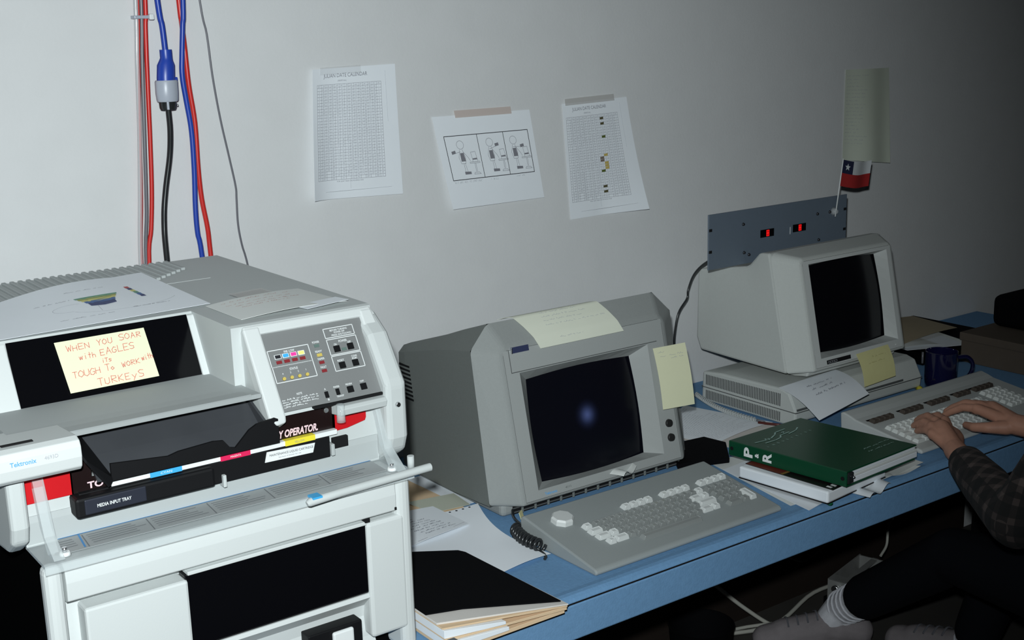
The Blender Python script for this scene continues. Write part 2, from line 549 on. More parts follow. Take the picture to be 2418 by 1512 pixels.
# a small single-stroke alphabet for handwriting and tiny figures (0..1 wide, 0..1 high, y up)
GL = {
 'A': [[(0, 0), (.5, 1), (1, 0)], [(.2, .4), (.8, .4)]], 'B': [[(0, 0), (0, 1), (.8, .9), (.8, .6), (0, .52), (.95, .4), (.95, .1), (0, 0)]],
 'C': [[(1, .85), (.6, 1), (.1, .8), (0, .4), (.3, 0), (1, .12)]], 'D': [[(0, 0), (0, 1), (.7, .85), (1, .5), (.7, .1), (0, 0)]],
 'E': [[(1, 1), (0, 1), (0, 0), (1, 0)], [(0, .5), (.8, .5)]], 'F': [[(1, 1), (0, 1), (0, 0)], [(0, .5), (.8, .5)]],
 'G': [[(1, .85), (.5, 1), (0, .6), (.1, .1), (.6, 0), (1, .2), (1, .45), (.6, .45)]], 'H': [[(0, 0), (0, 1)], [(1, 0), (1, 1)], [(0, .5), (1, .5)]],
 'I': [[(.5, 0), (.5, 1)]], 'J': [[(.9, 1), (.9, .2), (.5, 0), (.1, .2)]], 'K': [[(0, 0), (0, 1)], [(1, 1), (0, .45), (1, 0)]],
 'L': [[(0, 1), (0, 0), (1, 0)]], 'M': [[(0, 0), (0, 1), (.5, .4), (1, 1), (1, 0)]], 'N': [[(0, 0), (0, 1), (1, 0), (1, 1)]],
 'O': [[(.5, 1), (0, .7), (0, .25), (.5, 0), (1, .25), (1, .7), (.5, 1)]], 'P': [[(0, 0), (0, 1), (.9, .9), (.9, .6), (0, .48)]],
 'Q': [[(.5, 1), (0, .5), (.5, 0), (1, .5), (.5, 1)], [(.6, .3), (1, -.05)]], 'R': [[(0, 0), (0, 1), (.9, .9), (.9, .6), (0, .5), (1, 0)]],
 'S': [[(1, .9), (.4, 1), (0, .8), (.2, .55), (.9, .4), (.9, .1), (.4, 0), (0, .1)]], 'T': [[(0, 1), (1, 1)], [(.5, 1), (.5, 0)]],
 'U': [[(0, 1), (0, .2), (.5, 0), (1, .2), (1, 1)]], 'V': [[(0, 1), (.5, 0), (1, 1)]], 'W': [[(0, 1), (.25, 0), (.5, .7), (.75, 0), (1, 1)]],
 'X': [[(0, 0), (1, 1)], [(0, 1), (1, 0)]], 'Y': [[(0, 1), (.5, .5), (1, 1)], [(.5, .5), (.5, 0)]], 'Z': [[(0, 1), (1, 1), (0, 0), (1, 0)]],
 'w': [[(0, .55), (.25, 0), (.5, .5), (.75, 0), (1, .6)]], 'i': [[(.5, .55), (.5, 0)], [(.5, .8), (.55, .85)]], 't': [[(.5, 1), (.5, 0)], [(.1, .6), (.9, .6)]],
 'h': [[(0, 1), (0, 0)], [(0, .4), (.5, .6), (.9, .4), (.9, 0)]], 'l': [[(.4, 1), (.4, 0)]], 'e': [[(.05, .3), (.9, .35), (.6, .62), (.1, .5), (.1, .1), (.9, .05)]],
 's': [[(.9, .55), (.3, .6), (.2, .4), (.8, .25), (.6, 0), (.1, .05)]], 'o': [[(.5, .5), (.1, .3), (.4, 0), (.85, .2), (.5, .5)]], 'y': [[(0, .6), (.5, .1)], [(1, .6), (.2, -.35)]],
 'n': [[(0, .55), (0, 0)], [(0, .4), (.5, .58), (.9, .4), (.9, 0)]], 'a': [[(.9, .5), (.3, .55), (.05, .2), (.4, 0), (.85, .3), (.9, .5), (.95, 0)]],
 "'": [[(.5, 1), (.4, .8)]], '/': [[(0, 0), (1, 1)]], '-': [[(.1, .45), (.9, .45)]], '"': [[(.3, 1), (.3, .8)], [(.7, 1), (.7, .8)]], '!': [[(.5, 1), (.5, .3)], [(.5, .08), (.5, 0)]],
 '0': [[(0, 0), (0, 1), (1, 1), (1, 0), (0, 0)]], '1': [[(.5, 0), (.5, 1)]], '2': [[(0, 1), (1, 1), (1, .5), (0, .5), (0, 0), (1, 0)]],
 '3': [[(0, 1), (1, 1), (1, 0), (0, 0)], [(0, .5), (1, .5)]], '4': [[(0, 1), (0, .5), (1, .5)], [(1, 1), (1, 0)]], '5': [[(1, 1), (0, 1), (0, .5), (1, .5), (1, 0), (0, 0)]],
 '6': [[(1, 1), (0, 1), (0, 0), (1, 0), (1, .5), (0, .5)]], '7': [[(0, 1), (1, 1), (1, 0)]], '8': [[(0, 0), (0, 1), (1, 1), (1, 0), (0, 0)], [(0, .5), (1, .5)]],
 '9': [[(1, .5), (0, .5), (0, 1), (1, 1), (1, 0), (0, 0)]], '.': [[(.3, 0), (.45, .05)]], ':': [[(.4, .2), (.45, .25)], [(.4, .6), (.45, .65)]],
}
def hand_lines(body, s, t, hgt, adv, wid, ang=0.0, jit=.06, rnd=None):
    """polylines for a handwritten string, baseline start (s,t) on the page"""
    rnd = rnd or random
    out = []
    ca, sa = math.cos(ang), math.sin(ang)
    x = 0
    for ch in body:
        if ch != ' ':
            dy = rnd.uniform(-jit, jit) * hgt
            k = 1 + rnd.uniform(-jit, jit) * 2
            for ln in GL.get(ch, GL.get(ch.upper(), [])):
                q = []
                for a, b in ln:
                    px = x + (a * wid * k + b * hgt * .12)
                    py = b * hgt * k + dy
                    q.append((s + px * ca - py * sa, t - (px * sa + py * ca)))
                out.append(q)
        x += adv
    return out

def scribble(s0, t0, s1, hgt, rnd, words=True):
    """a line of illegible writing from s0 to s1"""
    out = []
    x = s0
    while x < s1:
        n = rnd.randint(2, 7)
        q = []
        for i in range(n * 2):
            q.append((x, t0 - rnd.uniform(0, hgt) * (1 if i % 2 else .3)))
            x += hgt * rnd.uniform(.25, .5)
            if x > s1:
                break
        if len(q) > 1:
            out.append(q)
        x += hgt * rnd.uniform(.5, 1.0)
    return out

def screw(parent, p, n, r=.005, m=None, h=.003):
    p, n = V(p), V(n).normalized()
    cyl('screw', p, p + n * h, r, r * .75, m or CHROME, parent, k=12)

# ================================================================== the room
def room(name, x0, x1, y0, y1, z0, z1, m):
    return tag(box(name, x0, x1, y0, y1, z0, z1, m), kind='structure')
room('wall_back', -2.6, 5.6, 0.0, .12, 0, 2.7, WALL)
room('wall_left', -2.72, -2.6, -4.6, .12, 0, 2.7, WALLD)
room('wall_right', 5.6, 5.72, -4.6, .12, 0, 2.7, WALLD)
room('wall_front', -2.6, 5.6, -4.72, -4.6, 0, 2.7, WALLD)
room('floor', -2.6, 5.6, -4.6, 0.0, -.1, 0.0, FLOOR)
room('ceiling', -2.6, 5.6, -4.6, 0.0, 2.7, 2.8, CEIL)
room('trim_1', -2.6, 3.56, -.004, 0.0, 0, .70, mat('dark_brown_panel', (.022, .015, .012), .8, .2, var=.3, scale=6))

# ================================================================== the long blue table
tb = thing('work_table', (1.9, -.4, 0), 'long table with a blue cover running along the wall under the terminals', 'table')
TX0, TX1 = .10, 3.56
prism('table_top', [(-.006, .722), (-.006, .750), (-.782, .750), (-.794, .7515), (-.802, .7505), (-.808, .747), (-.811, .742), (-.811, .7405), (-.800, .7395), (-.800, .722)],
      TX0, TX1, TBLUE, tb)
box('seam_strip', TX0, TX1, -.8105, -.79, .7365, .7405, VENT, tb)
box('apron', TX0, TX1, -.812, -.79, .671, .7375, TBLUE, tb, .003)
box('apron', TX0, TX0 + .02, -.79, -.03, .671, .722, TBLUE, tb)
box('apron', TX1 - .02, TX1, -.79, -.03, .671, .722, TBLUE, tb)
for lx in (TX0 + .07, TX1 - .07):
    for ly in (-.10, -.70):
        cyl('leg', (lx, ly, 0), (lx, ly, .722), .018, .018, DARKMETAL, tb)

# green push pin stuck in the table edge
gp = thing('push_pin', (1.897, -.806, .7505), 'small green push pin stuck in the front edge of the blue table', 'push pin')
cyl('pin_head', (1.892, -.800, .7515), (1.890, -.806, .760), .004, .0055, GREENPIN, gp, k=12)
cyl('pin_collar', (1.897, -.806, .7508), (1.895, -.808, .756), .0065, .004, GREENPIN, gp, k=12)

# ================================================================== paper on the wall
MONTH = ['Jan', 'Feb', 'Mar', 'Apr', 'May', 'Jun', 'Jul', 'Aug', 'Sep', 'Oct', 'Nov', 'Dec']
MLEN = [31, 28, 31, 30, 31, 30, 31, 31, 30, 31, 30, 31]
def calendar(corners, bow, label, marks=(), tape=None, g0=.012):
    t = thing('date_calendar', V(corners[3]), label, 'calendar', 'date calendars on the wall')
    sh = quad_sheet(corners, .216, .279, bow)
    sh.build('page', PAPER, 14, 14, .0004, t)
    text('title', 'JULIAN DATE CALENDAR', sh, .030, .0195, .0115, INK_G, t, width=.112, off=.0009)
    text('subtitle', '(PERPETUAL)', sh, .066, .0285, .0045, INK_G, t, width=.022, off=.0009)
    s0, s1, t0, t1 = g0, .176, .034, .238
    cw, ch = (s1 - s0) / 14, (t1 - t0) / 32
    ln = []
    for i in range(33):
        ln.append([(s0 + (s1 - s0) * k / 7, t0 + ch * i) for k in range(8)])
    for j in range(15):
        ln.append([(s0 + cw * j, t0 + (t1 - t0) * k / 7) for k in range(8)])
    strokes('ruled_grid', ln, .00060, sh, INK_G, t, .0008)
    dg = []
    def num(txt, j, i):
        w = len(txt) * .0021
        x = s0 + cw * (j + .5) - w / 2
        y = t0 + ch * (i + 1) - .0017
        dg.extend(hand_lines(txt, x, y, .0030, .0021, .0014, jit=0))
    for d in range(31):
        num(str(d + 1), 0, d + 1); num(str(d + 1), 13, d + 1)
        acc = 0
        for mth in range(12):
            if d < MLEN[mth]:
                num('%03d' % (acc + d + 1), mth + 1, d + 1)
            acc += MLEN[mth]
    for j, nm in enumerate(['Day'] + MONTH + ['Day']):
        num(nm.upper(), j, 0)
    tag(strokes('day_numbers', dg, .00042, sh, INK_LG, t, .0008), kind='stuff')
    text('footnote', 'FOR LEAP YEAR USE REVERSE SIDE', sh, .060, .2432, .0036, INK_G, t, width=.062, off=.0009)
    strokes('fold_lines', [[(.092, .238), (.092, .258)], [(.032, .263), (.19, .261)], [(.188, .012), (.1885, .06), (.1895, .12)]], .0005, sh, INK_LG, t, .0008)
    for (j, i, m) in marks:
        patches('day_mark', [[(s0 + cw * j, t0 + ch * i + .001), (s0 + cw * (j + .95), t0 + ch * i + .0003), (s0 + cw * (j + .9), t0 + ch * (i + 1)), (s0 + cw * j, t0 + ch * (i + 1))]], sh, m, t, .0011)
    if tape:
        a, b, m = tape
        patches('tape', [rect(*a)], sh, m, t, .0014)
        if b:
            patches('tape', [rect(*b)], sh, m, t, .0014)
    return t

def bow_left(a, b):
    k = max(0, .30 - a) / .30
    return V((0, -.020 * k * k * (.35 + .65 * b) - .003 - .004 * b * b, 0))
calendar([(1.2206, 0, 1.619), (1.4196, 0, 1.623), (1.4225, 0, 1.346), (1.199, 0, 1.354)], bow_left,
         'large date calendar sheet with curled left edge, nearest the hanging cables', tape=((.02, -.003, .125, .013), None, TAPEC), g0=.012)
OLIVE = mat('olive_marker', (.10, .09, .045), .8, .2)
OCHRE = mat('ochre_marker', (.55, .42, .12), .8, .2)
BROWNM = mat('brown_marker', (.20, .16, .13), .8, .2)
GREENM = mat('green_marker', (.10, .13, .03), .8, .2)
def bow_br(a, b):
    k = max(0, a - .45) / .55 * b * b
    return V((0, -.026 * k - .003, 0))
calendar([(1.870, 0, 1.512), (2.069, 0, 1.5175), (2.120, 0, 1.240), (1.890, 0, 1.236)], bow_br,
         'date calendar sheet with coloured day marks and a lifted lower corner', g0=.008,
         marks=[(9, 1, OLIVE), (9, 3, OLIVE), (9, 8, GREENM), (9, 15, OCHRE), (8, 16, BROWNM), (8, 17, BROWNM), (9, 18, OCHRE), (9, 19, OCHRE), (9, 20, OCHRE), (8, 21, GREENM), (8, 27, OLIVE), (8, 29, OLIVE)],
         tape=((.008, -.011, .172, .005), None, TAPE))

# comic strip sheet (a plain stand-in drawing: a figure with a mallet and a desk computer)
cs = thing('comic_strip_sheet', (1.545, 0, 1.30), 'white sheet with a three-panel cartoon, taped between the two calendars', 'paper')
csh = quad_sheet([(1.507, 0, 1.505), (1.773, 0, 1.505), (1.808, 0, 1.299), (1.545, 0, 1.299)], .279, .216, lambda a, b: V((0, -.003 - .010 * b * b * (1 - a) - .004 * b, 0)))
csh.build('page', PAPER, 10, 8, .0004, cs)
strokes('panel_frame', [outline(.020, .047, .262, .150)], .0016, csh, INK_K, cs)
strokes('panel_divider', [[(.112, .047), (.112, .150)]], .0014, csh, INK_K, cs)
strokes('panel_divider', [[(.188, .047), (.188, .150)]], .0014, csh, INK_K, cs)
def circ(cx, cy, r, n=12, a0=0, a1=360, ry=None):
    return [(cx + r * math.cos(R(a0 + (a1 - a0) * i / n)), cy + (ry or r) * math.sin(R(a0 + (a1 - a0) * i / n))) for i in range(n + 1)]
def cartoon(x, raised):
    L, D = [], []
    # figure: round head, leaning body, thin legs, shoes
    L.append(circ(x + .040, .069, .010))
    L.append([(x + .036, .080), (x + .030, .098), (x + .034, .113), (x + .046, .113), (x + .048, .098), (x + .043, .080)])
    D.append([(x + .035, .088), (x + .045, .088), (x + .048, .108), (x + .035, .108)])
    L.append([(x + .040, .113), (x + .041, .134)]); L.append([(x + .044, .113), (x + .047, .134)])
    D.append([(x + .038, .132), (x + .056, .133), (x + .056, .139), (x + .038, .139)])
    hand = {0: (x + .018, .088), 1: (x + .060, .078), 2: (x + .064, .086)}[raised]
    L.append([(x + .037, .085), hand]); L.append([(x + .045, .086), (x + .056, .100), (x + .060, .108)])
    hx, hy = hand
    D.append([(hx - .006, hy - .005), (hx + .005, hy - .007), (hx + .006, hy), (hx - .005, hy + .002)])
    # pedestal table and computer
    L.append(outline(x + .058, .111, x + .086, .114)); L.append([(x + .071, .114), (x + .071, .134)]); L.append([(x + .074, .114), (x + .074, .134)])
    L.append([(x + .064, .140), (x + .066, .136), (x + .079, .136), (x + .083, .140), (x + .064, .140)])
    L.append([(x + .065, .088), (x + .078, .087), (x + .080, .103), (x + .067, .104), (x + .065, .088)]); L.append(outline(x + .067, .105, x + .081, .111))
    D.append([(x + .067, .103), (x + .080, .102), (x + .080, .106), (x + .067, .106)])
    return L, D
for k, x in enumerate((.020, .108, .182)):
    L, D = cartoon(x - .004 * k, k)
    strokes('line_drawing', L, .0008, csh, INK_G, cs)
    for d_ in D:
        patches('shading', [d_], csh, INK_G, cs)
rnd = random.Random(3)
strokes('caption', hand_lines('"HIT ANY KEY TO CONTINUE"', .020, .158, .0042, .0034, .0024, rnd=rnd), .0005, csh, INK_LG, cs)
strokes('caption', hand_lines('I WILL', .128, .158, .0042, .0040, .0026, rnd=rnd), .0005, csh, INK_LG, cs)
strokes('caption', scribble(.205, .157, .232, .004, rnd), .0005, csh, INK_LG, cs)
patches('tape', [rect(.062, -.011, .224, .006)], csh, TAPEP, cs, .0012)

# tall curled sheet at the dark end of the wall
ws = thing('wall_sheet', (2.96, 0, 1.28), 'tall greenish sheet curling off the wall above the small flag', 'paper')
wsh = quad_sheet([(2.879, 0, 1.547), (3.068, 0, 1.545), (3.052, 0, 1.275), (2.877, 0, 1.296)], .19, .27, lambda a, b: V((0, -.003 - .020 * (1 - math.cos(a * math.pi * 2)) * .5 * (0.4 + .6 * b) - .030 * a * a * b, 0)))
GSHEET = mat('greenish_paper', (.62, .66, .56), .85, .2, var=.05, scale=20)
wsh.build('page', GSHEET, 14, 10, .0004, ws)
ln = []
for i in range(20):
    ln += scribble(.006, .02 + .0105 * i, .006 + rnd.uniform(.035, .085), .004, rnd)
tag(strokes('writing', ln, .0006, wsh, INK_LG, ws), kind='stuff')

# ================================================================== cables hanging down the wall
def wall_cable(name, pts, y, r, m, label, down=None):
    P = [(x, y, z) for x, z in pts]
    x0, z0 = pts[0]
    x1, z1 = pts[1]
    P = [(x0 + (x0 - x1) / (z0 - z1) * (2.7 - z0) * .3, y, 2.70), (x0 + (x0 - x1) / (z0 - z1) * .3 * .5, y, z0 + .3)] + P
    for q in (down or []):
        P.append(q)
    o = tube(name, P, r, m, None, k=10, sub=5)
    return tag(o, label, 'cable', 'cables hanging down the wall')
low = lambda x, z=1.05: [(x, -.03, z), (x, -.03, .90), (x, -.03, .757)]
wall_cable('clear_tube', [(.865, 1.765), (.857, 1.646), (.850, 1.530), (.840, 1.411), (.828, 1.274)], -.014, .0042, C_CLEAR, 'thin clear plastic tube, leftmost line hanging on the wall', low(.815))
wall_cable('red_wire', [(.871, 1.765), (.862, 1.646), (.853, 1.530), (.843, 1.395), (.832, 1.274)], -.010, .0026, C_RED, 'thin red wire hanging between the clear tube and the grey cable', low(.822))
wall_cable('grey_cable', [(.875, 1.765), (.866, 1.646), (.856, 1.490), (.848, 1.370), (.838, 1.273)], -.016, .0036, C_GREY, 'slim dark grey cable hanging between two red cables', low(.828))
wall_cable('red_cable', [(.882, 1.764), (.878, 1.715), (.874, 1.646), (.870, 1.568), (.867, 1.505), (.861, 1.409), (.853, 1.337), (.843, 1.272)], -.018, .0042, C_RED, 'red cable at the right of the left-hand bundle, under the cable tie', low(.835))
wall_cable('red_cable', [(.947, 1.764), (.949, 1.721), (.951, 1.674), (.953, 1.603), (.959, 1.531), (.958, 1.441), (.960, 1.383), (.967, 1.324), (.969, 1.269)], -.016, .0048, C_RED, 'red cable crossing behind the long blue cable', low(.972))
wall_cable('blue_cable', [(.950, 1.763), (.945, 1.713), (.939, 1.659), (.936, 1.620), (.940, 1.572), (.945, 1.516), (.944, 1.443), (.940, 1.370), (.940, 1.320), (.945, 1.275)], -.030, .0050, C_BLUE, 'long blue cable hanging in front of a red cable', low(.955))
wall_cable('thin_wire', [(.990, 1.763), (.999, 1.696), (1.004, 1.616), (1.013, 1.535), (1.025, 1.460), (1.034, 1.401), (1.034, 1.376), (1.033, 1.325), (1.038, 1.282), (1.048, 1.235)], -.012, .0020, C_GREY, 'thin grey wire hanging alone, right of the blue and red cables', low(1.07))
o = wall_cable('blue_cable', [(.900, 1.764), (.905, 1.714), (.907, 1.668)], -.030, .0055, C_BLUE, 'blue cord running down into the blue socket')
ct = thing('cable_tie', (.872, -.02, 1.728), 'white plastic cable tie around the left-hand cable bundle', 'cable tie')
box('strap', .856, .887, -.026, -.004, 1.727, 1.733, PLUGW, ct, .001)
box('tie_head', .884, .893, -.028, -.018, 1.7245, 1.7355, INK_W, ct, .002)
# in-line socket and plug
sk = thing('cord_socket', (.905, -.03, 1.61), 'blue rubber socket at the end of the blue cord', 'socket')
def oval(cx, cz, rx, ry, k=20, lean=0.0, cy=-.032):
    return [V((cx + rx * math.cos(2 * math.pi * j / k), cy + ry * math.sin(2 * math.pi * j / k), cz + lean * math.cos(2 * math.pi * j / k))) for j in range(k)]
loft('socket_body', [oval(.907, 1.670, .0115, .011), oval(.907, 1.655, .0115, .011), oval(.906, 1.650, .013, .012), oval(.905, 1.642, .0165, .015), oval(.903, 1.620, .017, .016), oval(.9025, 1.612, .017, .016)], C_BLUE, sk)
box('socket_tab', .917, .924, -.037, -.027, 1.610, 1.619, C_BLUE, sk, .001)
pg = thing('cord_plug', (.904, -.03, 1.56), 'pale grey plug joined under the blue socket', 'plug')
loft('plug_body', [oval(.9030, 1.614, .020, .018), oval(.9030, 1.611, .0215, .019), oval(.9025, 1.590, .0215, .019), oval(.9025, 1.577, .0205, .018), oval(.9025, 1.5745, .019, .017)], PLUGW, pg)
loft('plug_clamp', [oval(.9022, 1.575, .0165, .016), oval(.9022, 1.563, .0160, .015), oval(.9022, 1.559, .014, .013)], C_BLACK, pg)
box('clamp_bar', .894, .898, -.051, -.046, 1.560, 1.576, PLUGW, pg, .001)
screw(pg, (.918, -.036, 1.567), (1, -.4, 0), .0025)
o = tube('black_cable', [(.9022, -.032, 1.562), (.903, -.030, 1.519), (.899, -.026, 1.471), (.886, -.024, 1.408), (.877, -.026, 1.352), (.874, -.030, 1.277), (.880, -.030, 1.05), (.882, -.03, .90), (.882, -.03, .757)], .0055, C_BLACK, None)
tag(o, 'glossy black cable hanging below the grey plug', 'cable', 'cables hanging down the wall')

# ================================================================== the big colour printer
pr = thing('color_printer', (.66, -.45, .75), 'large white colour printer with black windows at the left end of the table', 'printer')
PX0, PX1 = .362, .952          # upper housing
# --- lower cabinet
LOWF = -.80
prism('cabinet_body', [(-.12, .752), (-.12, 1.035), (-.740, 1.035), (-.752, 1.03), (-.752, .752)], .400, .922, SIDEBLACK, pr)
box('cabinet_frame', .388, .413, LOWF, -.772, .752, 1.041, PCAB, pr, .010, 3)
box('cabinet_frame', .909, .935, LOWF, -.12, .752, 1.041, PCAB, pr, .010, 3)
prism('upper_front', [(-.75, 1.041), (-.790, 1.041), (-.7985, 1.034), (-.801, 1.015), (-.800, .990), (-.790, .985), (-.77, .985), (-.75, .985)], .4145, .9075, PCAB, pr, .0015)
# bottom door with its recessed top edge
prism('door_ledge', [(-.75, .989), (-.764, .989), (-.768, .985), (-.770, .80), (-.75, .80)], .419, .905, PCAB, pr)
dr = box('front_door', .434, .5755, -.8005, -.76, .756, .973, PCAB, pr, .004, 2)
box('front_door', .855, .921, -.8005, -.76, .794, .981, PCAB, pr, .006, 3)
box('door_rail', .5755, .855, -.8000, -.76, .979, .9845, PCAB, pr, .001)
box('door_window', .573, .857, -.7955, -.77, .868, .980, GBLACK, pr, .003)
prism('window_sill', [(-.76, .868), (-.796, .868), (-.7985, .862), (-.778, .842), (-.770, .80), (-.76, .80)], .5755, .855, PCAB, pr)
prism('lower_shelf', [(-.76, .83), (-.772, .845), (-.778, .79), (-.790, .756), (-.76, .756)], .5755, .870, PCAB, pr)
sp = box('switch_plate', .748, .838, -.800, -.775, .762, .832, PBLACK, pr, .002)
box('rocker_switch', .787, .822, -.8045, -.79, .782, .826, INK_W, sp, .003)
box('cable_notch', .852, .860, -.802, -.79, .9835, .9895, VENT, pr)
box('cable_notch', .904, .907, -.8018, -.79, .991, .995, VENT, pr)
# --- upper housing
Z1 = 1.286
# tall rear body
prism('housing', [(-.10, 1.035), (-.10, 1.276), (-.11, Z1), (-.545, Z1), (-.590, 1.193), (-.690, 1.193), (-.690, 1.035)], .376, .712, PWHITE, pr)
prism('housing', [(-.10, 1.035), (-.10, 1.276), (-.11, Z1), (-.683, Z1), (-.690, 1.284), (-.690, 1.035)], .712, .942, PWHITE, pr)
# side flanks
flank = [(-.10, 1.06), (-.10, 1.27), (-.115, Z1 - .003), (-.660, Z1 - .003), (-.690, 1.275), (-.727, 1.249), (-.774, 1.178), (-.774, 1.092), (-.765, 1.068), (-.735, 1.050), (-.70, 1.046), (-.12, 1.046)]
prism('side_flank', flank, .915, PX1, PWHITE, pr, .009, 3)
flankL = [(-.10, 1.06), (-.10, 1.27), (-.115, Z1 - .003), (-.520, Z1 - .003), (-.560, 1.275), (-.615, 1.205), (-.690, 1.198), (-.774, 1.178), (-.774, 1.092), (-.765, 1.068), (-.735, 1.050), (-.70, 1.046), (-.12, 1.046)]
prism('side_flank', flankL, PX0, .386, PWHITE, pr, .007, 3)
box('flank_seam', .9515, .9526, -.772, -.20, 1.1745, 1.1765, VENT, pr)
# cheek left of the window
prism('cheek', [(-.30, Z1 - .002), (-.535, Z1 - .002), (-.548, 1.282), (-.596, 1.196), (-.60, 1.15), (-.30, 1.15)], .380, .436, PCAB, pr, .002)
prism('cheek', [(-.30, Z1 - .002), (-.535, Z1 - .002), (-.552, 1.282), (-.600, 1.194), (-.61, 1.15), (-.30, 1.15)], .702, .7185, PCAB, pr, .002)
# black output window (leaning)
WO = V((.436, -.5495, 1.281)); WV = V((0, -.047, -.092)).normalized(); WN = V((0, -.8905, .455))
wsh2 = plane_sheet(WO + WN * .001, (1, 0, 0), WV, .266, .100)
slab('output_window', [wsh2.pt(0, -.002), wsh2.pt(0, .099), wsh2.pt(.266, .099), wsh2.pt(.266, -.002)], .006, GBLACK, pr)
strokes('window_bead', [[(-.001, .1005), (.268, .1005)]], .0022, wsh2, PWHITE, pr, .001)
# output shelf with a lip
prism('output_shelf', [(-.585, 1.1965), (-.590, 1.1975), (-.700, 1.1985), (-.757, 1.2005), (-.759, 1.1995), (-.757, 1.194), (-.700, 1.190), (-.60, 1.188)], .386, .7215, PGREY, pr)
prism('shelf_lip', [(-.715, 1.1985), (-.757, 1.2020), (-.7605, 1.2008), (-.758, 1.195), (-.72, 1.194)], .446, .706, PGREY, pr)
# nose on the left with the maker's name, its white lightened for facing the flash
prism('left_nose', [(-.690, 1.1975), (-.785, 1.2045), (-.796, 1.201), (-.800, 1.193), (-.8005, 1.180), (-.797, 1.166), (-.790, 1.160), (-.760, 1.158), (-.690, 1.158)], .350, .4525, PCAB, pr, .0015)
nsh = plane_sheet((.350, -.8012, 1.2045), (1, 0, 0), (0, 0, -1), .1, .045)
text('maker_name', 'Tektronix', nsh, .0135, .0195, .0085, INK_BLUE, pr, width=.032, bold=.015)
text('model_number', '4693D', nsh, .0555, .0185, .0070, INK_LG, pr, width=.017)
box('nose_slot', .363, .402, -.772, -.765, 1.2028, 1.2048, VENT, pr)
# control block on the right half
PO = V((.753, -.70, 1.268)); PV = V((0, -.507, -.862)); PN = V((0, -.862, .507))
def pq(u, v, off=0.0):
    return PO + V((1, 0, 0)) * u / 1000 + PV * v / 1000 + PN * off
blk = [(-.60, Z1 + .0005), (-.684, Z1 + .0005), (-.695, 1.283), (-.701, 1.276)]
prism('block_body', [(-.60, Z1 - .004), (-.682, Z1 - .003), (-.699, 1.262), (-.752, 1.170), (-.758, 1.160), (-.69, 1.160), (-.60, 1.160)], .728, .935, PWHITE, pr)
# frame around the control panel: four bars, whitened in colour for facing the flash
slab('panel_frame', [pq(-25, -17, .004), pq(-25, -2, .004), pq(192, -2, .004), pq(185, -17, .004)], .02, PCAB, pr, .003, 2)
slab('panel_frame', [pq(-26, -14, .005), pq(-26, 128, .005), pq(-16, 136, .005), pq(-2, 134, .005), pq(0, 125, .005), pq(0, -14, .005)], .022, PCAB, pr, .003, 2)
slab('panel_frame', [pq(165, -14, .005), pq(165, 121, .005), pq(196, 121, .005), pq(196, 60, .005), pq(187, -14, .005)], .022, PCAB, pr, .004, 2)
slab('control_panel', [pq(-1, -3), pq(-1, 118), pq(62, 118), pq(166, 121), pq(166, -3)], .004, PANEL, pr)
psh = plane_sheet(PO + PN * .0003, (1, 0, 0), PV, .165, .12)
mm = lambda *a: [x / 1000 for x in a]
for q in ((2.5, 25, 68, 50.3), (3, 50.3, 68, 74.5), (99, 6.8, 148.3, 21.6), (99.3, 24.2, 148.8, 48.6), (99.2, 50.6, 148.8, 74)):
    strokes('panel_outline', [outline(*mm(*q))], .0011, psh, INK_W, pr)
def plate(name, u, v, w, h, m, hgt=.001):
    a = [pq(u - w / 2, v - h / 2, hgt), pq(u - w / 2, v + h / 2, hgt), pq(u + w / 2, v + h / 2, hgt), pq(u + w / 2, v - h / 2, hgt)]
    return slab(name, a, hgt, m, pr)
for k, m in enumerate((INK_K, CYAN, MAG2, YEL2)):
    plate('ink_chip', 16.3 + 12.6 * k, 35.6, 10.4, 6.6, INK_W, .0006)
    plate('ink_chip', 16.3 + 12.6 * k, 35.6, 8.6, 5.2, m, .001)
    plate('ink_lamp', 15.9 + 12.6 * k, 44.2, 8.6, 4.8, LEDR, .0012)
    cyl('status_lamp', pq(15.9 + 12.4 * k, 69.8), pq(15.9 + 12.4 * k, 69.8, .0025), .0030, .0024, LEDY, pr, k=12)
    text('lamp_number', str(4 - k), psh, .0150 + .0124 * k, .0635, .0042, INK_W, pr)
for v, m in ((29.8, LEDG), (44.5, LEDY), (56.3, LEDR), (69.5, LEDR)):
    plate('status_lamp', 81.4, v, 8.0, 4.6, m, .0012)
for u, v in ((111.8, 40.3), (134.8, 40.0), (112.3, 66.6), (134.6, 66.6), (112.9, 105.2), (135.4, 105.0)):
    plate('push_button', u, v, 9.4, 9.6, PBLACK, .0025)
plate('status_lamp', 123.6, 42.4, 7.4, 4.6, LEDG, .0012)
for u, v in ((73.1, 105.9), (91.7, 105.0)):
    plate('rocker', u, v, 5.2, 9.4, PBLACK, .0025)
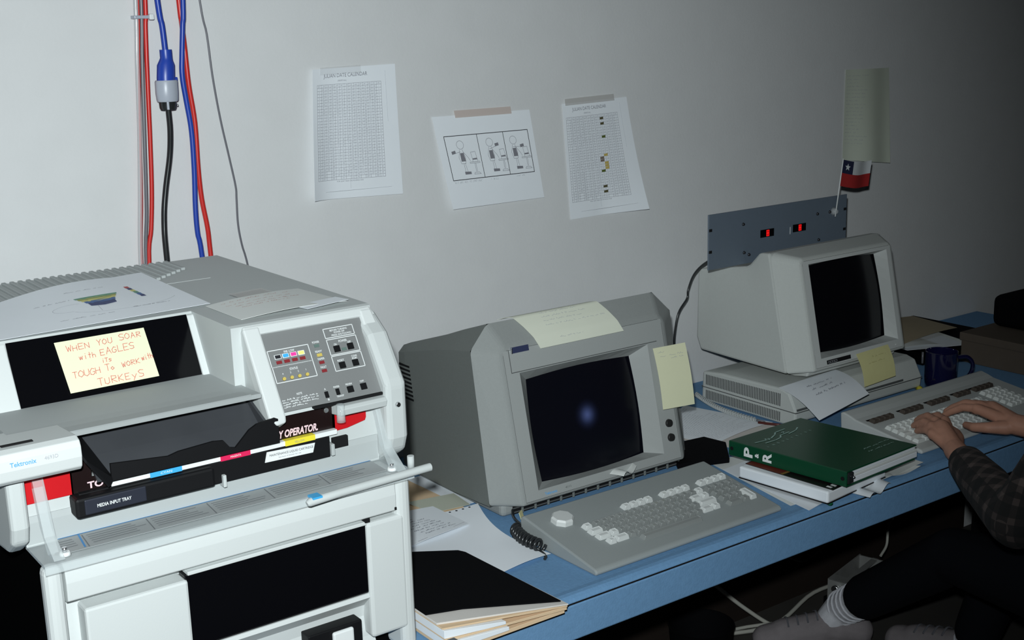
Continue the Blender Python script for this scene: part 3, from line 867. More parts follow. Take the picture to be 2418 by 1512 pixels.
for body, u, v, w, h in (('INK LOW', 27.5, 31.2, 17, 4.0), ('STATUS', 28.5, 58.5, 13, 4.0), ('POWER', 75.5, 25.6, 11.5, 3.6), ('READY', 76, 40.3, 11, 3.6), ('PAPER', 76.4, 52.2, 11, 3.6), ('FAULT', 76.8, 65.2, 9.6, 3.6),
                         ('BEFORE TURNING', 109, 12.0, 29, 3.2), ('POWER OFF', 115, 15.8, 18, 3.2), ('PRESS SHUTDOWN', 110, 19.8, 33, 3.2), ('POWER', 118, 31, 14, 4.2), ('ON', 109, 34.6, 4.6, 3.6), ('OFF', 132, 34.4, 5.6, 3.6),
                         ('RESET', 106.5, 60.2, 11, 3.4), ('CLEAR', 131, 57, 9.5, 3.2), ('INK', 131, 60.6, 9, 3.2), ('A', 71.8, 98.5, 2.6, 3.4), ('B', 72.6, 115, 2.6, 3.4), ('PAPER', 87, 98.4, 10, 3.2), ('TRANSP', 88, 113.2, 12, 3.2),
                         ('PREVIEW', 107.5, 98.2, 10.8, 3.2), ('COPY', 131.8, 97.8, 7, 3.2), ('NOTE', 27.5, 97, 8.5, 3.6)):
    text('panel_lettering', body, psh, u / 1000, v / 1000, h / 1000 * 1.25, INK_W, pr, width=w / 1000, bold=.012)
rp_ = random.Random(4)
strokes('panel_small_print', sum([scribble(.0028, .1020 + .0036 * i, (.061, .0605, .059, .040)[i], .0024, rp_) for i in range(4)], []), .0007, psh, INK_W, pr)
# strip below the panel
prism('panel_sill', [(-.742, 1.163), (-.771, 1.160), (-.776, 1.156), (-.773, 1.146), (-.742, 1.142)], .838, .9155, PWHITE, pr, .001)
box('panel_gap', .80, .918, -.764, -.73, 1.162, 1.166, VENT, pr)
cyl('panel_post', (.838, -.772, 1.137), (.838, -.772, 1.164), .0065, .0062, CLEAR, pr, k=14)
# --- front opening
IY = -.744
box('inner_front', .386, .4765, -.74, -.68, 1.052, 1.16, PWHITE, pr)
box('inner_front', .4765, .735, -.74, -.68, 1.052, 1.118, PWHITE, pr)
box('inner_front', .735, .916, -.74, -.68, 1.052, 1.16, PWHITE, pr)
prism('inner_apron', [(-.70, 1.10), (-.7415, 1.094), (-.7425, 1.085), (-.7405, 1.0555), (-.70, 1.05)], .388, .914, PGREY, pr)
ish = plane_sheet((.386, IY, 1.16), (1, 0, 0), (0, 0, -1), .53, .11)
slab('operator_label', [(.450, IY, 1.112), (.512, IY, 1.1125), (.512, IY, 1.128), (.4775, IY, 1.130), (.4775, IY, 1.158), (.450, IY, 1.158)], .003, BANNER, pr)
slab('operator_label', [(.728, IY, 1.114), (.842, IY, 1.115), (.842, IY, 1.159), (.728, IY, 1.159)], .003, BANNER, pr)
slab('red_label', [(.387, IY, 1.112), (.452, IY, 1.112), (.452, IY, 1.150), (.387, IY, 1.150)], .0025, RED, pr)
slab('red_label', [(.838, IY, 1.115), (.862, IY, 1.116), (.893, IY, 1.122), (.895, IY, 1.127), (.895, IY, 1.160), (.838, IY, 1.160)], .0025, RED, pr)
text('label_lettering', 'TO C', ish, .0850, .0445, .0125, mat('pink_print', (.85, .62, .66), .5), pr, width=.036, bold=.03, off=.001)
text('label_lettering', 'KEY OPERATOR.', ish, .3515, .0362, .0150, MATS['pink_print'], pr, width=.075, bold=.035, shear=.2, off=.001)
# cartridge row and colour strip
box('cartridge_bay', .456, .828, -.752, -.70, 1.080, 1.113, PBLACK, pr, .002)
csh2 = plane_sheet((.490, -.7535, 1.1215), (1, 0, 0), (0, 0, -1), .35, .009)
box('colour_strip', .500, .840, -.753, -.74, 1.1135, 1.1205, INK_W, pr)
for a, b, m, w in ((.553, .598, CYAN, 'CYAN'), (.655, .700, MAGENTA, 'MAGENTA'), (.755, .803, YELLOW, 'YELLOW')):
    box('colour_tab', a, b, -.7545, -.74, 1.113, 1.121, m, pr)
    s_ = plane_sheet((a, -.7552, 1.121), (1, 0, 0), (0, 0, -1), .05, .008)
    text('tab_lettering', w, s_, .014, .0055, .0045, INK_W if w != 'YELLOW' else INK_G, pr, width=.016)
slab('cartridge_sticker', [(.7215, -.7535, 1.0955), (.7985, -.7535, 1.094), (.8025, -.7535, 1.108), (.7255, -.7535, 1.1105)], .001, INK_W, pr)
ksh = plane_sheet((.7225, -.7542, 1.1105), (1, 0, -.02), (0, 0, -1), .08, .016)
text('sticker_lettering', 'MAINTENANCE LIQUID CARTRIDGE', ksh, .006, .0072, .0048, INK_K, pr, width=.070)
text('sticker_lettering', 'See back of drawer for use', ksh, .020, .0115, .0026, INK_G, pr, width=.036)
# media tray front
box('media_tray', .447, .640, -.7665, -.72, 1.083, 1.1115, PBLACK, pr, .004, 2)
TRAYLBL = mat('tray_label_navy', (.022, .025, .038), .5, .3)
box('tray_label', .458, .541, -.7680, -.76, 1.0875, 1.1085, TRAYLBL, pr, .0015)
tsh = plane_sheet((.458, -.7686, 1.1085), (1, 0, 0), (0, 0, -1), .083, .021)
text('tray_lettering', 'MEDIA INPUT TRAY', tsh, .0155, .0130, .0066, INK_W, pr, width=.046, bold=.02)
box('latch_tab', .655, .660, -.758, -.74, 1.075, 1.093, PWHITE, pr, .001)
box('latch_tab', .828, .8335, -.756, -.74, 1.082, 1.100, PGREY, pr, .001)
box('dark_hole', .836, .862, -.7455, -.73, 1.088, 1.105, VENT, pr, .001)
screw(pr, (.826, -.748, 1.152), (0, -1, .1), .0045)
# smoked output chute
prism('chute_floor', [(-.690, 1.188), (-.735, 1.156), (-.765, 1.132), (-.765, 1.128), (-.735, 1.148), (-.690, 1.178)], .478, .728, CHUTE, pr)
slab('chute_side', [(.449, -.752, 1.197), (.462, -.786, 1.166), (.492, -.773, 1.122), (.499, -.769, 1.130), (.476, -.700, 1.186)], .003, PBLACK, pr)
slab('chute_front', [(.496, -.770, 1.151), (.496, -.770, 1.1268), (.739, -.770, 1.1268), (.739, -.770, 1.162), (.734, -.770, 1.1645), (.706, -.770, 1.161), (.694, -.770, 1.155), (.672, -.770, 1.134), (.664, -.770, 1.136),
                      (.655, -.770, 1.148), (.640, -.770, 1.150), (.590, -.770, 1.147), (.575, -.770, 1.1435)], .004, PBLACK, pr)
slab('chute_side', [(.7255, -.69, 1.19), (.7255, -.76, 1.160), (.7255, -.76, 1.135), (.7255, -.69, 1.165)], .004, CHUTE, pr)
# --- clear folded-down cover
lid = prism('clear_cover', [(-.735, 1.0500), (-.735, 1.0535), (-.815, 1.0535), (-.819, 1.0530), (-.8195, 1.0410), (-.8165, 1.0405), (-.8155, 1.0495), (-.735, 1.0495)], .386, .930, CLEAR, pr)
slab('cover_arm', [(.414, -.748, 1.150), (.414, -.778, 1.075), (.414, -.812, 1.054), (.414, -.785, 1.054), (.414, -.760, 1.085), (.414, -.738, 1.150)], .014, CLEAR, pr)
slab('cover_arm', [(.921, -.748, 1.150), (.921, -.775, 1.080), (.921, -.812, 1.054), (.921, -.785, 1.054), (.921, -.760, 1.085), (.921, -.738, 1.150)], .014, CLEAR, pr)
LBL = mat('grey_instruction_label', (.36, .38, .385), .7, .2)
ib = slab('instruction_label', [(.428, -.741, 1.0545), (.405, -.795, 1.0545), (.897, -.795, 1.0545), (.900, -.741, 1.0545)], .0006, LBL, pr)
lsh = plane_sheet((.40, -.741, 1.0547), (1, 0, 0), (0, -1, 0), .5, .055)
strokes('label_edge', [[(.026, .0015), (.498, .0015)], [(.052, .003), (.046, .050)]], .0026, lsh, mat('label_blue', (.07, .26, .55), .6), ib)
ln = []
rn = random.Random(11)
for bk in range(5):
    a = .060 + .088 * bk
    for i in range(5):
        ln.append([(a, .012 + .0075 * i), (a + rn.uniform(.045, .078), .012 + .0075 * i)])
    ln.append([(a - .005, .008), (a - .009, .052)])
for i in range(4):
    ln.append([(.020, .014 + .008 * i), (.040, .014 + .008 * i)])
strokes('fine_print', ln, .0016, lsh, mat('label_dark_print', (.17, .18, .19), .7), ib)
for x in (.418, .905):
    cyl('cover_foot', (x, -.797, 1.0535), (x, -.797, 1.058), .008, .006, INK_W, pr, k=16)
    cyl('screw', (x, -.797, 1.058), (x, -.797, 1.064), .0035, .0030, CHROME, pr, k=12)
cyl('cover_post', (.933, -.806, 1.052), (.933, -.806, 1.072), .0055, .0052, PWHITE, pr, k=14)
screw(pr, (.934, -.7742, 1.145), (0, -1, 0), .0045)
hb = tube('handle_bar', [(.748, -.826, 1.0475), (.752, -.826, 1.049), (.80, -.826, 1.0515), (.95, -.826, 1.0545), (.9545, -.826, 1.0545)], [.004] + [.0062] * 4, PWHITE, pr, raw=True, k=14)
box('handle_flag', .755, .770, -.832, -.815, 1.0535, 1.0565, CYAN, hb)
# --- top ventilation slats
vb = box('vent_bed', .425, .842, -.315, -.118, Z1 - .002, Z1 + .0006, PWHITE, pr)
for i in range(30):
    x = .433 + .0137 * i
    box('vent_slat', x, x + .0076, -.310 + (0 if i < 22 else .012 * (i - 21)), -.124, Z1, Z1 + .0052, PGREY, pr, .001, 1)

# papers lying on top of the printer
def flat_paper(name, corners, w, h, m, label, bow=None, cat='paper', nx=10, ny=8, grp=None):
    t = thing(name, corners[3], label, cat, grp)
    sh = quad_sheet(corners, w, h, bow)
    sh.build('page', m, nx, ny, .0005, t)
    return t, sh
t, sh = flat_paper('colour_plot_sheet', [(.47, -.345, Z1 + .013), (.735, -.275, Z1 + .012), (.752, -.525, Z1 + .003), (.425, -.548, Z1 + .003)], .30, .25, PAPER,
                   'curled white sheet with a colour contour plot on the printer top', lambda a, b: V((0, -.0 - .018 * max(0, b - .8) * 5 * 0, .012 * (math.sin(a * 3.1)) * (1 - b) + .006 * max(0, a - .8) * 5 * (1 - b))))
PLOT = [mat('plot_navy', (.03, .05, .16), .6), mat('plot_blue', (.06, .14, .34), .6), mat('plot_olive', (.34, .36, .10), .6), mat('plot_yellow', (.62, .58, .20), .6), mat('plot_red', (.5, .08, .08), .6), mat('plot_green', (.12, .30, .20), .6)]
pc = (.168, .150)
for k, (m, w0, w1) in enumerate(((PLOT[5], .95, .80), (PLOT[2], .80, .62), (PLOT[3], .62, .45), (PLOT[1], .45, .22), (PLOT[0], .22, -.12))):
    top = [(pc[0] + .043 * math.sin(R(a)) * (1.0 - .10 * k), pc[1] - .050 * w0 + .012 * math.cos(R(a)) * 0) for a in range(-60, 61, 15)]
    bot = [(pc[0] + .043 * math.sin(R(a)) * (.95 - .10 * k), pc[1] - .050 * w1 + .006 * (1 - abs(a) / 60)) for a in range(60, -61, -15)]
    patches('contour_band', [top + bot], sh, m, t, .0006)
for k, m in enumerate((PLOT[4], PLOT[0], PLOT[3], PLOT[5], PLOT[1], PLOT[0])):
    patches('colour_key', [rect(.228 + .001 * k, .075 + .012 * k, .236 + .001 * k, .087 + .012 * k)], sh, m, t, .0006)
strokes('plot_lines', [circ(pc[0] + .03, .16, .085, 20, 20, 160, .04), circ(pc[0] - .05, .15, .03, 12, 90, 300, .02), [(pc[0] - .01, .14), (pc[0] - .012, .19)]], .0006, sh, INK_LG, t)
rn = random.Random(5)
strokes('plot_lettering', scribble(.125, .060, .20, .004, rn) + scribble(.065, .105, .125, .004, rn) + scribble(.09, .21, .17, .004, rn) + scribble(.20, .20, .26, .003, rn), .0008, sh, INK_G, t)

t, sh = flat_paper('red_text_sheet', [(.738, -.540, Z1 + .003), (.900, -.532, Z1 + .006), (.919, -.660, Z1 + .003), (.742, -.662, Z1 + .002)], .18, .12, PAPER2,
                   'faded sheet with red printing taped at the front of the printer top', lambda a, b: V((0, 0, .004 * math.sin(a * 3.1))))
FAINT = mat('faint_red_print', (.58, .38, .36), .8)
strokes('red_lettering', scribble(.02, .018, .15, .007, rn) + scribble(.02, .034, .14, .004, rn) + scribble(.03, .048, .15, .004, rn) + scribble(.035, .060, .12, .004, rn), .0009, sh, FAINT, t)
patches('tape', [rect(.060, -.028, .125, .006)], sh, TAPE, t, .0015)
t, sh = flat_paper('paper_strip', [(.835, -.645, Z1 + .006), (.912, -.636, Z1 + .007), (.921, -.662, Z1 + .006), (.843, -.676, Z1 + .005)], .08, .03, PAPER,
                   'narrow blank white strip on the red-printed sheet', cat='paper', nx=3, ny=2)
# the hand-written note on the output window
t = thing('sticky_note', wsh2.pt(.07, .09), 'pale yellow note hand-lettered in red on the black printer window', 'sticky note', 'sticky notes')
nsh = quad_sheet([wsh2.pt(.064, .0095, .003), wsh2.pt(.196, .0085, .003), wsh2.pt(.1995, .0855, .006), wsh2.pt(.0690, .0870, .006)], .127, .076)
nsh.build('page', STICKY, 4, 4, .0004, t)
rn = random.Random(2)
L = []
for body, s, tt, hg, ad, wd, an in (('WHEN', .013, .0165, .0080, .0085, .0062, .03), ('YOU', .056, .0150, .0085, .0078, .0056, .03), ('SOAR', .088, .0135, .0085, .0085, .0062, .05),
                                    ('with', .026, .0310, .0085, .0062, .0048, .02), ('EAGLES', .056, .0300, .0090, .0085, .0062, .03), ("iTs", .054, .0410, .0062, .0050, .0045, 0),
                                    ('TOUGH', .010, .0560, .0088, .0080, .0060, .02), ('To', .056, .0540, .0088, .0072, .0060, .02), ('WORK', .080, .0530, .0075, .0070, .0052, .05), ('with', .110, .0490, .0080, .0045, .0036, .12),
                                    ('TURKEyS', .040, .0735, .0098, .0098, .0068, .03)):
    L += hand_lines(body, s, tt, hg, ad, wd, an, .05, rn)
strokes('handwriting', L, .0009, nsh, INK_RED, t)

# ================================================================== helpers for leaning CRT fronts
class Face:
    """front plane of a monitor: origin, u = +x, v up the lean, n outwards"""
    def __init__(self, o, vy, vz):
        self.o = V(o); self.v = V((0, vy, vz)).normalized(); self.n = V((1, 0, 0)).cross(self.v).normalized()
    def p(self, u, v, d=0.0):
        return self.o + V((u, 0, 0)) + self.v * v + self.n * d
    def sheet(self, u, v, w, h, d=0.0):
        o = self.p(u, v, d); vv = self.v
        return Sheet(lambda s, t: o + V((s, 0, 0)) - vv * t, w, h)

def ring_face(name, outer, inner, m, parent, thick=.004):
    """a flat frame between two 4-point rings (world points), with the inner wall returned separately"""
    bm = bmesh.new()
    a = [bm.verts.new(p) for p in outer]; b = [bm.verts.new(p) for p in inner]
    k = len(outer)
    for i in range(k):
        bm.faces.new((a[i], a[(i + 1) % k], b[(i + 1) % k], b[i]))
    return from_bm(name, bm, m, parent)

def rrect(u0, v0, u1, v1, r, n=4):
    out = []
    for cx, cy, a0 in ((u1 - r, v0 + r, -90), (u1 - r, v1 - r, 0), (u0 + r, v1 - r, 90), (u0 + r, v0 + r, 180)):
        for i in range(n + 1):
            a = R(a0 + 90 * i / n)
            out.append((cx + r * math.cos(a), cy + r * math.sin(a)))
    return out

def bowed(F, u0, v0, u1, v1, d, bow, r=0.0, n=8):
    """closed ring of n points per edge, edges bowed outwards by bow and corners rounded by r"""
    out = []
    cs_ = [(u0, v0), (u1, v0), (u1, v1), (u0, v1)]
    ns_ = [(0, -1), (1, 0), (0, 1), (-1, 0)]
    for k in range(4):
        (a, b), (c, e) = cs_[k], cs_[(k + 1) % 4]
        for i in range(n):
            t = i / n
            w = math.sin(t * math.pi) * bow
            x, y = a + (c - a) * t + ns_[k][0] * w, b + (e - b) * t + ns_[k][1] * w
            out.append(F.p(x, y, d))
    return out

def crt(name, F, u0, v0, u1, v1, depth, bulge, m, parent, nx=14, ny=12, r=.02):
    bm = bmesh.new()
    g = []
    for j in range(ny + 1):
        row = []
        for i in range(nx + 1):
            a, b = i / nx * 2 - 1, j / ny * 2 - 1
            # squircle-ish corners and slightly bowed edges
            aa, bb = a, b
            d = -depth + bulge * (1 - a * a * .6 - b * b * .4)
            row.append(bm.verts.new(F.p((u0 + u1) / 2 + aa * (u1 - u0) / 2, (v0 + v1) / 2 + bb * (v1 - v0) / 2, d)))
        g.append(row)
    back = []
    for j in range(ny):
        for i in range(nx):
            bm.faces.new((g[j][i], g[j][i + 1], g[j + 1][i + 1], g[j + 1][i]))
    return from_bm(name, bm, m, parent, smooth=True)

# ================================================================== graphics terminal (left)
gt = thing('graphics_terminal', (1.593, -.28, .75), 'dark grey graphics terminal with a black tube, between the printer and the beige monitor', 'terminal')
F1 = Face((1.378, -.480, .790), .2222, .975)
def octa(x0, x1, yb, yt, zb, zt, c):
    y = lambda z: yb + (yt - yb) * (z - zb) / (zt - zb)
    return [V((x, y(z), z)) for x, z in ((x0, zb), (x1, zb), (x1, zt - c), (x1 - c, zt), (x0 + c, zt), (x0, zt - c))]
TX = (1.330, 1.856)
FRONT1 = octa(*TX, -.434, -.377, .775, 1.128, .046)
bm = bmesh.new()
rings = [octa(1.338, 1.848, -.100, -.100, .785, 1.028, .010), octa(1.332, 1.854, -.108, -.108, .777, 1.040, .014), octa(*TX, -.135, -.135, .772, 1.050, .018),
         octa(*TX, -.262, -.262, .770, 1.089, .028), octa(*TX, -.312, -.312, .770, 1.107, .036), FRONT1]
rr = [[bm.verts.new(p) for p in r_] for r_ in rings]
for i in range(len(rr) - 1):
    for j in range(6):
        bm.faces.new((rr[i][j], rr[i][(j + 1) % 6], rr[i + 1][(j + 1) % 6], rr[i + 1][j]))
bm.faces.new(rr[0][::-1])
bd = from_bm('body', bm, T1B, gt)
for i in range(9):
    z = .930 + .0088 * i
    box('side_vent', 1.3292, 1.334, -.165 + .0015 * i, -.112, z, z + .0042, VENT, gt)
# hood: from the outer ring to the front ring
def hood(F, x0, x1, yb, zb, yt, zt, W, vb, vt, m, parent, ca, cb):
    A = octa(x0, x1, yb, yt, zb, zt, ca)
    B = [F.p(0, vb), F.p(W, vb), F.p(W, vt - cb), F.p(W - cb, vt), F.p(cb, vt), F.p(0, vt - cb)]
    bm = bmesh.new()
    a = [bm.verts.new(p) for p in A]; b = [bm.verts.new(p) for p in B]
    for i in range(6):
        bm.faces.new((a[i], a[(i + 1) % 6], b[(i + 1) % 6], b[i]))
    fr = bm.faces.new(b)
    bmesh.ops.recalc_face_normals(bm, faces=bm.faces)
    es = [e for e in bm.edges if len(e.link_faces) == 2]
    bmesh.ops.bevel(bm, geom=es, offset=.007, segments=3, profile=.5, affect='EDGES', clamp_overlap=True)
    # drop the big flat front face: the bezel closes it
    big = max(bm.faces, key=lambda f: f.calc_area() if abs(f.normal.dot(F.n)) > .99 else 0)
    bmesh.ops.delete(bm, geom=[big], context='FACES_ONLY')
    return from_bm('hood', bm, m, parent)
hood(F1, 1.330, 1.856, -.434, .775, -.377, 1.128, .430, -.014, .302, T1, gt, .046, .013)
ou, ov = (.0075, -.0065), (.4225, .2945)
O1 = [F1.p(ou[0], ou[1]), F1.p(ov[0], ou[1]), F1.p(ov[0], ov[1]), F1.p(ou[0], ov[1])]
I1 = bowed(F1, .040, .011, .376, .247, 0, 0)
ring_face('front_bezel', bowed(F1, ou[0], ou[1], ov[0], ov[1], 0, 0), I1, T1L, gt)
S1 = bowed(F1, .074, .019, .347, .228, -.032, .0055)
ring_face('inner_bezel', I1, S1, T1L, gt)
orgx, orgz = gt.location.x, gt.location.z
cpt = F1.p(.212, .126, -.02)
crt('screen', F1, .058, .004, .366, .243, .040, .010, crt_spot(cpt.x - orgx, cpt.z - orgz), gt)
fs = F1.sheet(0, .302, .43, .32, .0)
strokes('panel_seam', [[(.021, .008), (.021, .0525), (.402, .0525)]], .0016, fs, T1D, gt, .0004)
bs = F1.sheet(.027, .304, .05, .014, .0012)
slab('name_badge', [F1.p(.027, .287, .0012), F1.p(.070, .287, .0012), F1.p(.070, .299, .0012), F1.p(.027, .299, .0012)], .001, mat('badge_blue_metal', (.10, .12, .26), .25, .5, metal=.6), gt)
box('badge_edge', F1.p(.027, .29).x, F1.p(.0285, .29).x, F1.p(0, .287).y - .0022, F1.p(0, .287).y + .001, F1.p(0, .287).z, F1.p(0, .299).z, CHROME, gt)
ls = F1.sheet(.052, .012, .1, .02, .0)
text('maker_name', 'Tektronix', ls, .002, .014, .0075, INK_BLUE, gt, width=.031, bold=.02)
text('model_number', '4111', ls, .054, .0125, .0065, T1D, gt, width=.014)
for v in (.072, .041):
    kb_ = cyl('knob', F1.p(.401, v, 0), F1.p(.401, v, .005), .0088, .0080, mat('knob_black', (.02, .02, .02), .4, .4), gt, k=24)
# base with the row of vents under the front
box('base', 1.346, 1.840, -.452, -.125, .752, .782, T1, gt, .010, 3)
box('vent_recess', 1.372, 1.815, -.4535, -.44, .7545, .7835, VENT, gt)
for i in range(3):
    z = .7575 + .0085 * i
    box('vent_bar', 1.372, 1.815, -.4550, -.448, z, z + .0022, T1D, gt)
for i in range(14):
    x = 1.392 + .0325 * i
    box('vent_post', x, x + .005, -.4565, -.45, .7535, .7835, T1B, gt, .001, 1)  # darker than the terminal grey: shade under the front put into the colour
box('foot', 1.375, 1.40, -.445, -.42, .750, .753, VENT, gt)
box('foot', 1.79, 1.815, -.445, -.42, .750, .753, VENT, gt)

# paper draped over its hood
pt_ = thing('draped_paper', (1.58, -.40, 1.14), 'cream sheet of notes draped over the top of the grey terminal', 'paper')
def drape(s, t):
    path = [(-.352, 1.1235), (-.366, 1.1275), (-.381, 1.1285), (-.399, 1.1100), (-.4150, 1.0900), (-.4195, 1.0760), (-.4215, 1.0680)]
    cum = [0]
    for a, b in zip(path, path[1:]):
        cum.append(cum[-1] + math.hypot(b[0] - a[0], b[1] - a[1]))
    q = max(0, min(.9999, t / .12)) * cum[-1]
    k = 0
    while k < len(cum) - 2 and cum[k + 1] < q:
        k += 1
    f = (q - cum[k]) / (cum[k + 1] - cum[k])
    y = path[k][0] * (1 - f) + path[k + 1][0] * f
    z = path[k][1] * (1 - f) + path[k + 1][1] * f
    return V((1.418 + s + t * .45, y - .002, z + .0025 + .0030 * math.sin(t / .12 * math.pi)))
dsh = Sheet(drape, .218, .12)
dsh.build('page', CREAM, 8, 24, .0005, pt_)
rn = random.Random(9)
ln = []
for i in range(6):
    ln += scribble(.07 - .004 * i, .018 + .011 * i, rn.uniform(.15, .21), .0045, rn)
ln += scribble(.06, .105, .12, .004, rn)
tag(strokes('writing', ln, .0006, dsh, INK_LG, pt_, .0009), kind='stuff')
# yellow note hanging at its right edge
t = thing('sticky_note', F1.p(.40, .10, .01), 'tall pale yellow note stuck on the right edge of the grey terminal', 'sticky note', 'sticky notes')
nn = quad_sheet([F1.p(.386, .236, .004), F1.p(.475, .234, .008), F1.p(.465, .101, .020), F1.p(.376, .106, .018)], .076, .15, lambda a, b: F1.n * (.004 * math.sin(b * 3.1)))
nn.build('page', STICKY, 4, 8, .0004, t)
strokes('handwriting', scribble(.008, .014, .026, .004, rn) + scribble(.012, .024, .026, .004, rn) + scribble(.034, .0235, .066, .004, rn) + scribble(.036, .0310, .068, .004, rn), .0006, nn, INK_LG, t)

# ================================================================== beige monitor on its base unit (right)
bu = thing('terminal_base_unit', (2.44, -.28, .75), 'low beige base unit with slotted sides under the beige monitor', 'computer')
BX0, BX1 = 2.200, 2.675
prism('case', [(-.135, .754), (-.138, .829), (-.20, .836), (-.400, .841), (-.425, .834), (-.447, .792), (-.445, .765), (-.418, .754)], BX0, BX1, T2, bu, .005, 2)
box('case_seam', BX0 - .0004, BX1 + .0004, -.4475, -.135, .7885, .7905, T1D, bu)
box('drive_slot', 2.205, 2.60, -.4462, -.43, .7925, .7975, T1D, bu)
bm = bmesh.new()
for i in range(46):
    y = -.152 - .00545 * i
    bm_box(BX0 - .0006, BX0 + .004, y - .0014, y + .0014, .797, .823 + (.005 * i / 45), bm)
    bm_box(BX0 - .0006, BX0 + .004, y - .0014, y + .0014, .760, .783, bm)
tag(from_bm('side_slots', bm, T1D, bu), kind='stuff')
for x in (2.23, 2.64):
    for y in (-.17, -.40):
        cyl('foot', (x, y, .750), (x, y, .756), .01, .01, VENT, bu, k=12)

mo = thing('crt_monitor', (2.45, -.25, .842), 'beige CRT monitor with a black screen standing on the base unit', 'monitor')
F2 = Face((2.280, -.432, .876), .208, .978)
mprof = [(-.085, .868), (-.070, .90), (-.074, 1.070), (-.085, 1.080), (-.240, 1.108), (-.252, 1.114), (-.283, 1.146), (-.316, 1.149), (-.378, .866), (-.37, .862)]
prism('body', mprof, 2.243, 2.657, T2, mo, .006, 2, ang=40)
prism('keel', [(-.10, .868), (-.13, .853), (-.36, .846), (-.40, .852), (-.405, .868)], 2.29, 2.62, T2, mo, .004, 2)
cyl('swivel', (2.45, -.27, .8395), (2.45, -.27, .852), .10, .10, T1D, mo, k=40)
hood(F2, 2.243, 2.657, -.380, .863, -.318, 1.149, .340, -.004, .268, T2, mo, .012, .010)
O2 = [F2.p(.0075, .0035), F2.p(.3325, .0035), F2.p(.3325, .2605), F2.p(.0075, .2605)]
I2 = bowed(F2, .028, .024, .318, .252, 0, 0)
ring_face('front_bezel', bowed(F2, .0075, .0035, .3325, .2605, 0, 0), I2, T2L, mo)
S2 = bowed(F2, .036, .036, .309, .244, -.034, .0065)
ring_face('inner_bezel', I2, S2, T2L, mo)
crt('screen', F2, .020, .018, .330, .262, .042, .010, SCREEN2, mo)
slab('name_badge', [F2.p(.046, .007, .0012), F2.p(.132, .007, .0012), F2.p(.132, .0165, .0012), F2.p(.046, .0165, .0012)], .001, VENT, mo)
strokes('badge_print', [[(.004, .003), (.035, .003), (.035, .007), (.004, .007), (.004, .003)], [(.010, .003), (.010, .007)], [(.018, .003), (.018, .007)], [(.026, .003), (.026, .007)]], .0008, F2.sheet(.046, .0165, .09, .01, .0013), INK_LG, mo)
cyl('power_lamp', F2.p(.305, .012, 0), F2.p(.305, .012, .001), .0015, .0015, INK_W, mo, k=10)
# notes on the monitor and the base
t = thing('sticky_note', F2.p(.2, -.06, .01), 'square dull yellow note hanging from the lower edge of the beige monitor', 'sticky note', 'sticky notes')
n2 = quad_sheet([F2.p(.150, .014, .003), F2.p(.272, .018, .003), F2.p(.262, -.060, .022), F2.p(.142, -.066, .022)], .12, .078, lambda a, b: F2.n * (.006 * math.sin(b * 3.1)))
n2.build('page', STICKY2, 4, 6, .0004, t)
strokes('handwriting', scribble(.05, .018, .10, .005, rn) + scribble(.03, .030, .09, .004, rn), .0007, n2, mat('olive_ink', (.42, .38, .16), .8), t)
t, sh = flat_paper('note_sheet', [(2.194, -.398, .8440), (2.412, -.385, .8455), (2.392, -.505, .8130), (2.188, -.528, .7950)], .20, .14, PAPER,
                   'white note sheet with three written lines hanging over the base unit front', lambda a, b: V((0, 0, .010 * math.sin(b * 3.1))))
strokes('handwriting', scribble(.060, .042, .150, .007, rn) + scribble(.062, .060, .135, .007, rn) + scribble(.055, .080, .165, .007, rn), .0010, sh, INK_NAVY, t, .0009)

# ================================================================== rack panel with red digits
RY = -.240
rp = thing('rack_panel', (2.36, RY, 1.11), 'blue-grey rack panel with two red digits standing behind the beige monitor', 'panel')
box('plate', 2.116, 2.612, RY, RY + .004, 1.114, 1.247, RACK, rp, .0006, 1)
box('chassis', 2.20, 2.52, RY + .004, RY + .06, 1.130, 1.235, DARKMETAL, rp)
for z in (1.206, 1.154):
    box('slot', 2.117, 2.127, RY - .0006, RY + .001, z, z + .0068, VENT, rp)
    box('slot', 2.600, 2.610, RY - .0006, RY + .001, z, z + .0068, VENT, rp)
for x, z in ((2.232, 1.212), (2.236, 1.142), (2.253, 1.135), (2.499, 1.208), (2.506, 1.141), (2.546, 1.208)):
    screw(rp, (x, RY, z), (0, -1, 0), .0042, DARKMETAL, .003)
LED = mat('red_digit', (.3, 0, 0), .4, emit=(1.0, .012, .012), estr=.75)
for cx in (2.3155, 2.432):
    w_ = box('display_window', cx - .0235, cx + .0235, RY - .0015, RY + .001, 1.1715, 1.1905, GBLACK, rp)
    d0 = plane_sheet((cx - .004, RY - .0019, 1.1885), (1, 0, 0), (0, 0, -1), .012, .015)
    strokes('digit', [outline(.001, .001, .009, .014), [(.001, .0075), (.009, .0075)]], .0024, d0, LED, w_, .0001)
    patches('digit_glow', [rect(.0035, .003, .0065, .012)], d0, LED, w_, .00005)
box('panel_tick', 2.398, 2.3995, RY - .0006, RY, 1.168, 1.186, INK_W, rp)
